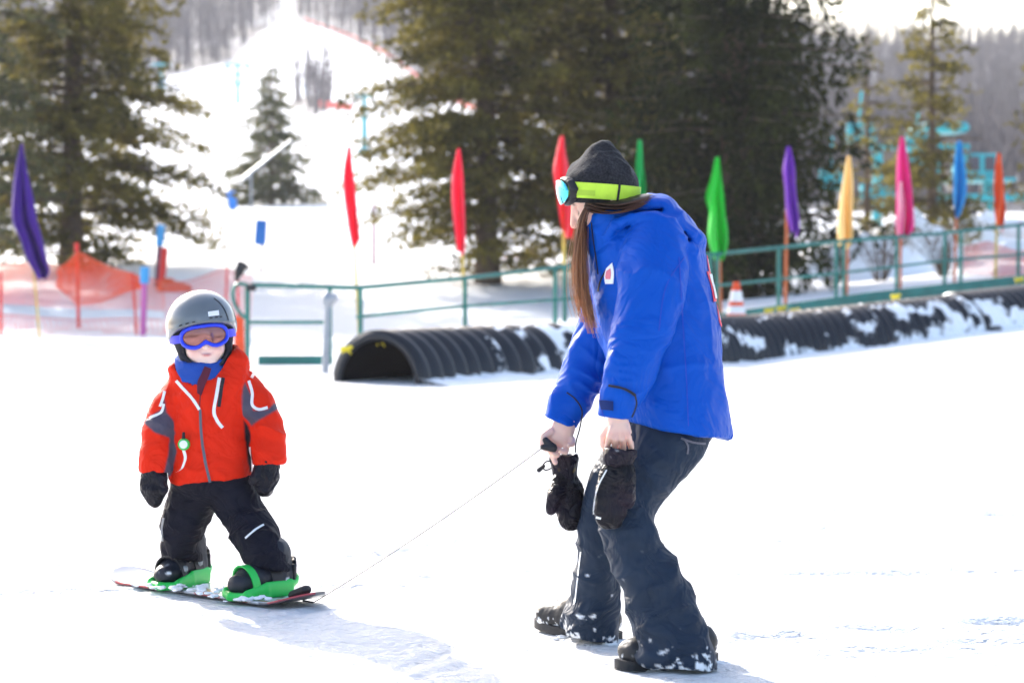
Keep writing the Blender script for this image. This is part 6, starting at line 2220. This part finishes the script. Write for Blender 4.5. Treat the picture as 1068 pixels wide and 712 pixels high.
# ------------------------------------------------------------------ snowboard
def board():
    tl, ns = gp(127, 607), gp(329, 636)
    tl[2] = ns[2] = 0
    ax = ns - tl; L = np.linalg.norm(ax); ax /= L
    sd = np.array((ax[1], -ax[0], 0))       # towards the camera
    if sd[1] > 0: sd = -sd
    root = thing('snowboard', 'short kids\' snowboard with red and black graphics half covered by snow', 'snowboard', (tl + ns) / 2)
    m = mat('snowboard_topsheet', (0.8, 0.8, 0.8), rough=0.3, attr='Col', coat=0.3)
    n, k = 90, 15
    def prof(t):
        w = 0.103 - 0.012 * math.exp(-((t - 0.5) / 0.22) ** 2)
        e = min(t, 1 - t) * L / 0.11
        if e < 1:
            w *= math.sqrt(max(0.0, 1 - (1 - e) ** 2.2))
        z = 0.012 + 0.034 * max(0, (0.13 - t) / 0.13) ** 1.7 + 0.036 * max(0, (t - 0.86) / 0.14) ** 1.25
        return w, z
    V2, C2 = [], []
    for i in range(n + 1):
        t = i / n
        w, z = prof(t)
        for j in range(k):
            s = (j / (k - 1) * 2 - 1)
            p = tl + ax * L * t + sd * w * s
            V2.append(p + (0, 0, z + 0.009))
            u_ = L * t
            col = np.array((0.75, 0.75, 0.77))
            r_ = noise(np.array([[u_ * 3, s * 0.6, 1.0]]), 3.0, 3)[0]
            if r_ > 0.18: col = np.array((0.62, 0.05, 0.05))
            if r_ < -0.25: col = np.array((0.12, 0.12, 0.14))
            if t > 0.88: col = np.array((0.60, 0.06, 0.07)) if s > -0.2 else np.array((0.08, 0.08, 0.09))
            if t < 0.09: col = np.array((0.45, 0.47, 0.5))
            C2.append(col)
    V2 = np.array(V2)
    N = len(V2)
    VV = np.concatenate([V2, V2 - (0, 0, 0.009)])
    q = [(i * k + j, (i + 1) * k + j, (i + 1) * k + j + 1, i * k + j + 1) for i in range(n) for j in range(k - 1)]
    Fc = q + [tuple(a + N for a in f[::-1]) for f in q]
    for i in range(n):
        for j in (0, k - 1):
            a, b = i * k + j, (i + 1) * k + j
            Fc.append((a, b, b + N, a + N))
    mb = meshobj('deck', VV, Fc, m, root, cols=np.concatenate([np.array(C2), np.tile((0.05, 0.05, 0.06), (N, 1))]))
    def B(t, s, z):
        return tl + ax * L * t + sd * s + np.array((0, 0, z + 0.02))
    # rubber stomp pad / leash block on the nose
    BB0 = B
    V = Vol(B(0.93, 0, 0.03) - 0.09, B(0.93, 0, 0.03) + 0.09, 0.004)
    V.seg(BB0(0.895, 0.0, 0.018), BB0(0.955, 0.0, 0.040), (0.02, 0.015), (0.02, 0.015), side=sd, k=0.003)
    v, f = V.mesh(1)
    meshobj('nose_pad', v, f, M_BLACK, root)
    MB().tube(spline([P(316, 626, 7.67), P(322, 627, 7.66), P(327, 628, 7.66)], 3), 0.003, 6).build('cord_loop', M_DARK, root)
    return root, B, ax, sd
bd, BB, bax_, bsd = board()

def binding(tc, yaw, heel_shift, label_idx):
    """tc: position along the board"""
    c = BB(tc, 0.0, 0.0)
    ca_, sa_ = math.cos(yaw), math.sin(yaw)
    fx = bsd * ca_ + bax_ * sa_                 # towards the toe
    fy = np.cross((0, 0, 1), fx)                # sideways
    def W(f, s, z):
        return c + fx * f + fy * s + np.array((0, 0, z))
    # base plate tray with raised side rails, toe ramp and heel cup
    V = Vol(c - 0.2, c + 0.2, 0.0045)
    V.seg(W(-0.085, 0, 0.008), W(0.098, 0, 0.008), (0.05, 0.012), (0.054, 0.013), side=fy, k=0.003)
    for s in (-1, 1):
        V.seg(W(-0.085, s * 0.05, 0.026), W(0.02, s * 0.056, 0.026), (0.009, 0.030), (0.009, 0.027), side=fy, k=0.006)
        V.seg(W(0.02, s * 0.056, 0.024), W(0.10, s * 0.054, 0.016), (0.009, 0.027), (0.010, 0.018), side=fy, k=0.006)
    pr = None
    for i in range(11):
        a = math.pi * i / 10
        q = W(-0.085 - 0.05 * math.sin(a), 0.047 * math.cos(a), 0.03 + 0.022 * math.sin(a))
        if pr is not None:
            V.seg(pr, q, (0.006, 0.014), (0.006, 0.014), side=(q - c) * (1, 1, 0), k=0.005)
        pr = q
    # toe ridge loops
    V.seg(W(0.10, -0.052, 0.012), W(0.122, 0, 0.010), 0.013, 0.014, k=0.006)
    V.seg(W(0.122, 0, 0.010), W(0.10, 0.052, 0.012), 0.014, 0.013, k=0.006)
    v, f = V.mesh(1)
    bp = meshobj('binding_base', v, f, M_GREENPL, bd)
    # high back
    V = Vol(c - 0.22, c + 0.26, 0.0048)
    for s in (-0.9, -0.6, -0.3, 0, 0.3, 0.6, 0.9):
        V.seg(W(-0.125 + 0.03 * s * s, s * 0.042, 0.045), W(-0.128 + 0.035 * s * s, s * 0.044, 0.115 - 0.025 * s * s), (0.005, 0.014), (0.005, 0.012), side=fx, k=0.010)
    v, f = V.mesh(1)
    meshobj('high_back', v, f, mat('black_highback', (0.02, 0.02, 0.024), rough=0.4), bd)
    # straps
    for nm, f0, z0, ff, wd, m in (('ankle_strap', -0.03, 0.118, 0.0, 0.02, M_BLACK), ('toe_strap', 0.056, 0.10, 0.0, 0.013, M_GREENPL if label_idx else M_BLACK)):
        g = []
        for i in range(15):
            a = math.pi * i / 14
            g.append([W(f0 + q_ + 0.012 * math.sin(a), 0.052 * math.cos(a), 0.02 + (z0 - 0.02) * math.sin(a) ** 0.7) for q_ in (-wd, -wd / 3, wd / 3, wd)])
        g = np.array(g)
        nr = g - W(f0, 0, 0.03)
        nr /= np.linalg.norm(nr, axis=2)[..., None]
        st = MB().sheet(g, 0.006, nr).build(nm, m, bd)
        bk = W(f0, -0.047 if label_idx else 0.047, z0 * 0.62)
        MB().box(bk, (0.028, 0.018, 0.022), bev=0.005).build('buckle', M_GALV, st)
    g = []
    for i in range(9):
        a = math.pi * (0.28 + 0.44 * i / 8)
        g.append([W(-0.03 + q_ + 0.012 * math.sin(a), 0.058 * math.cos(a), 0.024 + 0.106 * math.sin(a) ** 0.7) for q_ in (-0.014, 0.014)])
    g = np.array(g)
    nr = g - W(-0.03, 0, 0.03); nr /= np.linalg.norm(nr, axis=2)[..., None]
    if label_idx:
        MB().sheet(g, 0.005, nr).build('green_strap_pad', M_GREENPL, bd)
    # the boot the child wears
    V = Vol(c - 0.2, c + 0.26, 0.0048)
    V.seg(W(-0.075, 0, 0.06), W(0.04, 0, 0.058), (0.046, 0.05), (0.047, 0.045), side=fy, k=0.01)
    V.seg(W(0.04, 0, 0.054), W(0.088, 0, 0.046), (0.047, 0.042), (0.040, 0.032), side=fy, k=0.01)
    V.seg(W(-0.05, 0, 0.06), W(-0.055, 0, 0.135), (0.05, 0.056), (0.05, 0.054), side=fy, k=0.02)
    V.cut(c + np.array((0, 0, 0.016)), (0, 0, -1))
    v, f = V.mesh(1)
    v = v + vnorm(v, f) * (0.003 * folds(v, fx, 40, 12, 5) + 0.002 * fbm(v, 30, 3))[:, None]
    cc = attr_cols(v, (0.009, 0.011, 0.02))
    cc = blend(cc, (0.8, 0.82, 0.86), sstep(0.45, 0.7, noise(v, 40, 5)) * sstep(0.10, 0.03, v[:, 2] - c[2]))
    bo = meshobj('boot', v, f, M_BOOT, croot, cols=cc)
    g = []
    for i in range(7):
        a = math.pi * (0.30 + 0.4 * i / 6)
        g.append([W(0.012 + q_, 0.046 * math.cos(a), 0.05 + 0.062 * math.sin(a)) for q_ in (-0.005, 0.005)])
    g = np.array(g); nr = np.zeros_like(g); nr[..., 2] = 1
    MB().sheet(g, 0.002, nr).build('boot_lace', M_PIPING, bo)
    return W
tdir = lambda px, py: gp(px, py)
W1 = binding(0.325, R(16), 0, 0)
W2 = binding(0.735, R(-4), 0, 1)


def child_pants():
    V = Vol((P(155, 0, 7.9)[0], 7.6, 0.02), (P(310, 0, 7.9)[0], 8.22, P(0, 480, 7.9)[2]), 0.0052)
    sx = (1, 0, 0)
    V.ell(P(221, 500, 7.9), (rp(43, CD), 0.115, rp(26, CD)), k=0.02)
    V.tube([P(203, 512, 7.92), P(192, 545, 7.93), P(188, 562, 7.95), P(191, 583, 7.98), P(194, 603, 8.0)], [rp(x, CD) for x in (26, 21.5, 20, 20, 18)], [0.085, 0.074, 0.066, 0.062, 0.054], side=sx, k=0.012)
    V.tube([P(241, 510, 7.89), P(256, 540, 7.86), P(264, 556, 7.80), P(272, 575, 7.76), P(281, 596, 7.73), P(285, 612, 7.73)], [rp(x, CD) for x in (24.5, 22, 22, 21, 19, 17)], [0.086, 0.076, 0.070, 0.066, 0.060, 0.056], side=sx, k=0.012)
    V.cut(P(194, 584, 7.98), (-0.05, -0.2, -1.0), lo=(P(155, 0, 7.9)[0], 7.7, 0), hi=(P(225, 0, 7.9)[0], 8.25, 0.25))
    V.cut(P(280, 592, 7.70), (-0.12, -0.1, -1.0), lo=(P(230, 0, 7.9)[0], 7.5, 0), hi=(P(310, 0, 7.9)[0], 8.2, 0.25))
    v, f = V.mesh(1)
    n = vnorm(v, f)
    amp = 0.005 * fbm(v, 12, 41)
    amp += 0.010 * folds(v, (0.2, 0, 1), 24, 6, 42) * near(v, P(190, 570, 7.88), 0.13)
    amp += 0.010 * folds(v, (-0.5, 0, 1), 22, 6, 43) * near(v, P(268, 568, 7.75), 0.14)
    amp += 0.006 * folds(v, (0.4, 0, 1), 16, 5, 44) * near(v, P(220, 520, 7.8), 0.12)
    v = v + n * amp[:, None] * 1.25
    o = meshobj('trousers', v, f, M_CHPANT, croot)
    b = bvh_of(v, f)
    a, c = strip([(256, 561), (265, 553), (275, 547)], 1.9)
    drape_px(b, a, c, M_PIPING, 'knee_print', o, 0.0015, 4, 3, 0.001)
    a, c = strip([(171, 540), (169, 552), (170, 564)], 2.0)
    drape_px(b, a, c, mat('grey_print', (0.25, 0.25, 0.26), rough=0.8), 'side_print', o, 0.0015, 4, 3, 0.001)
    return o
child_pants()

# loose snow: crumbs on the board and boots, small ridges
def crumbs(label, pts, seed, name='snow_clump', up=0.0):
    rng = np.random.default_rng(seed)
    c = np.mean([p[0] for p in pts], 0)
    lo = np.min([p[0] for p in pts], 0) - 0.09; hi = np.max([p[0] for p in pts], 0) + 0.09
    V = Vol(lo, hi, 0.004)
    for p, r in pts:
        for k in range(11):
            q = p + rng.normal(0, r * 1.4, 3) * (1.4, 1, 0.12)
            V.ell(q, r * rng.uniform(0.12, 0.6) * np.array((1.4, 1.1, 0.4)), k=0.008)
    v, f = V.mesh(1)
    v = v + vnorm(v, f) * (0.0035 * fbm(v, 60, seed, 3))[:, None]
    o = meshobj(name, v, f, M_DRIFT)
    tag(o, label, 'snow', 'loose snow on the board and boots', kind='stuff')
crumbs('snow heaped along the middle of the snowboard', [(BB(t, s, 0.012), 0.02) for t, s in ((0.44, 0.09), (0.49, 0.06), (0.53, 0.085), (0.58, 0.09))], 3)
crumbs('snow around the front binding of the snowboard', [(BB(t, s, 0.01), 0.018) for t, s in ((0.73, 0.125), (0.79, 0.11), (0.82, 0.10))], 4)
crumbs('snow around the rear binding of the snowboard', [(BB(t, s, 0.01), 0.016) for t, s in ((0.20, 0.08), (0.30, 0.12), (0.37, 0.115))], 5)
crumbs('loose snow kicked up round the near boot', [(np.array((*(t0[:2] + (h0[:2] - t0[:2]) * t + np.array((0, -0.055))), 0.0)), 0.017) for t in (0.3, 0.45, 0.55, 0.7, 0.8, 0.9, 1.0)], 6)
crumbs('loose snow kicked up round the far boot', [(np.array((*(t1[:2] + (h1[:2] - t1[:2]) * t + np.array((0, -0.06))), 0.0)), 0.017) for t in (0.35, 0.5, 0.6, 0.75, 0.88, 1.0)], 7)

# ------------------------------------------------------------------ air
hm_ = bpy.data.materials.new('winter_haze')
hm_.use_nodes = True
n_, l_ = hm_.node_tree.nodes, hm_.node_tree.links
n_.clear()
ho = n_.new('ShaderNodeOutputMaterial')
pv = n_.new('ShaderNodeVolumePrincipled')
pv.inputs['Color'].default_value = (0.93, 0.94, 1.0, 1)
pv.inputs['Density'].default_value = 0.00028
pv.inputs['Anisotropy'].default_value = 0.2
l_.new(pv.outputs[0], ho.inputs['Volume'])
zmin = float(Z.min()) - 1.5
hz_ = MB().box((0, 760, (zmin + 110) / 2), (4000, 1700, 110 - zmin)).build('haze', hm_, None, smooth=False)
tag(hz_, kind='stuff')
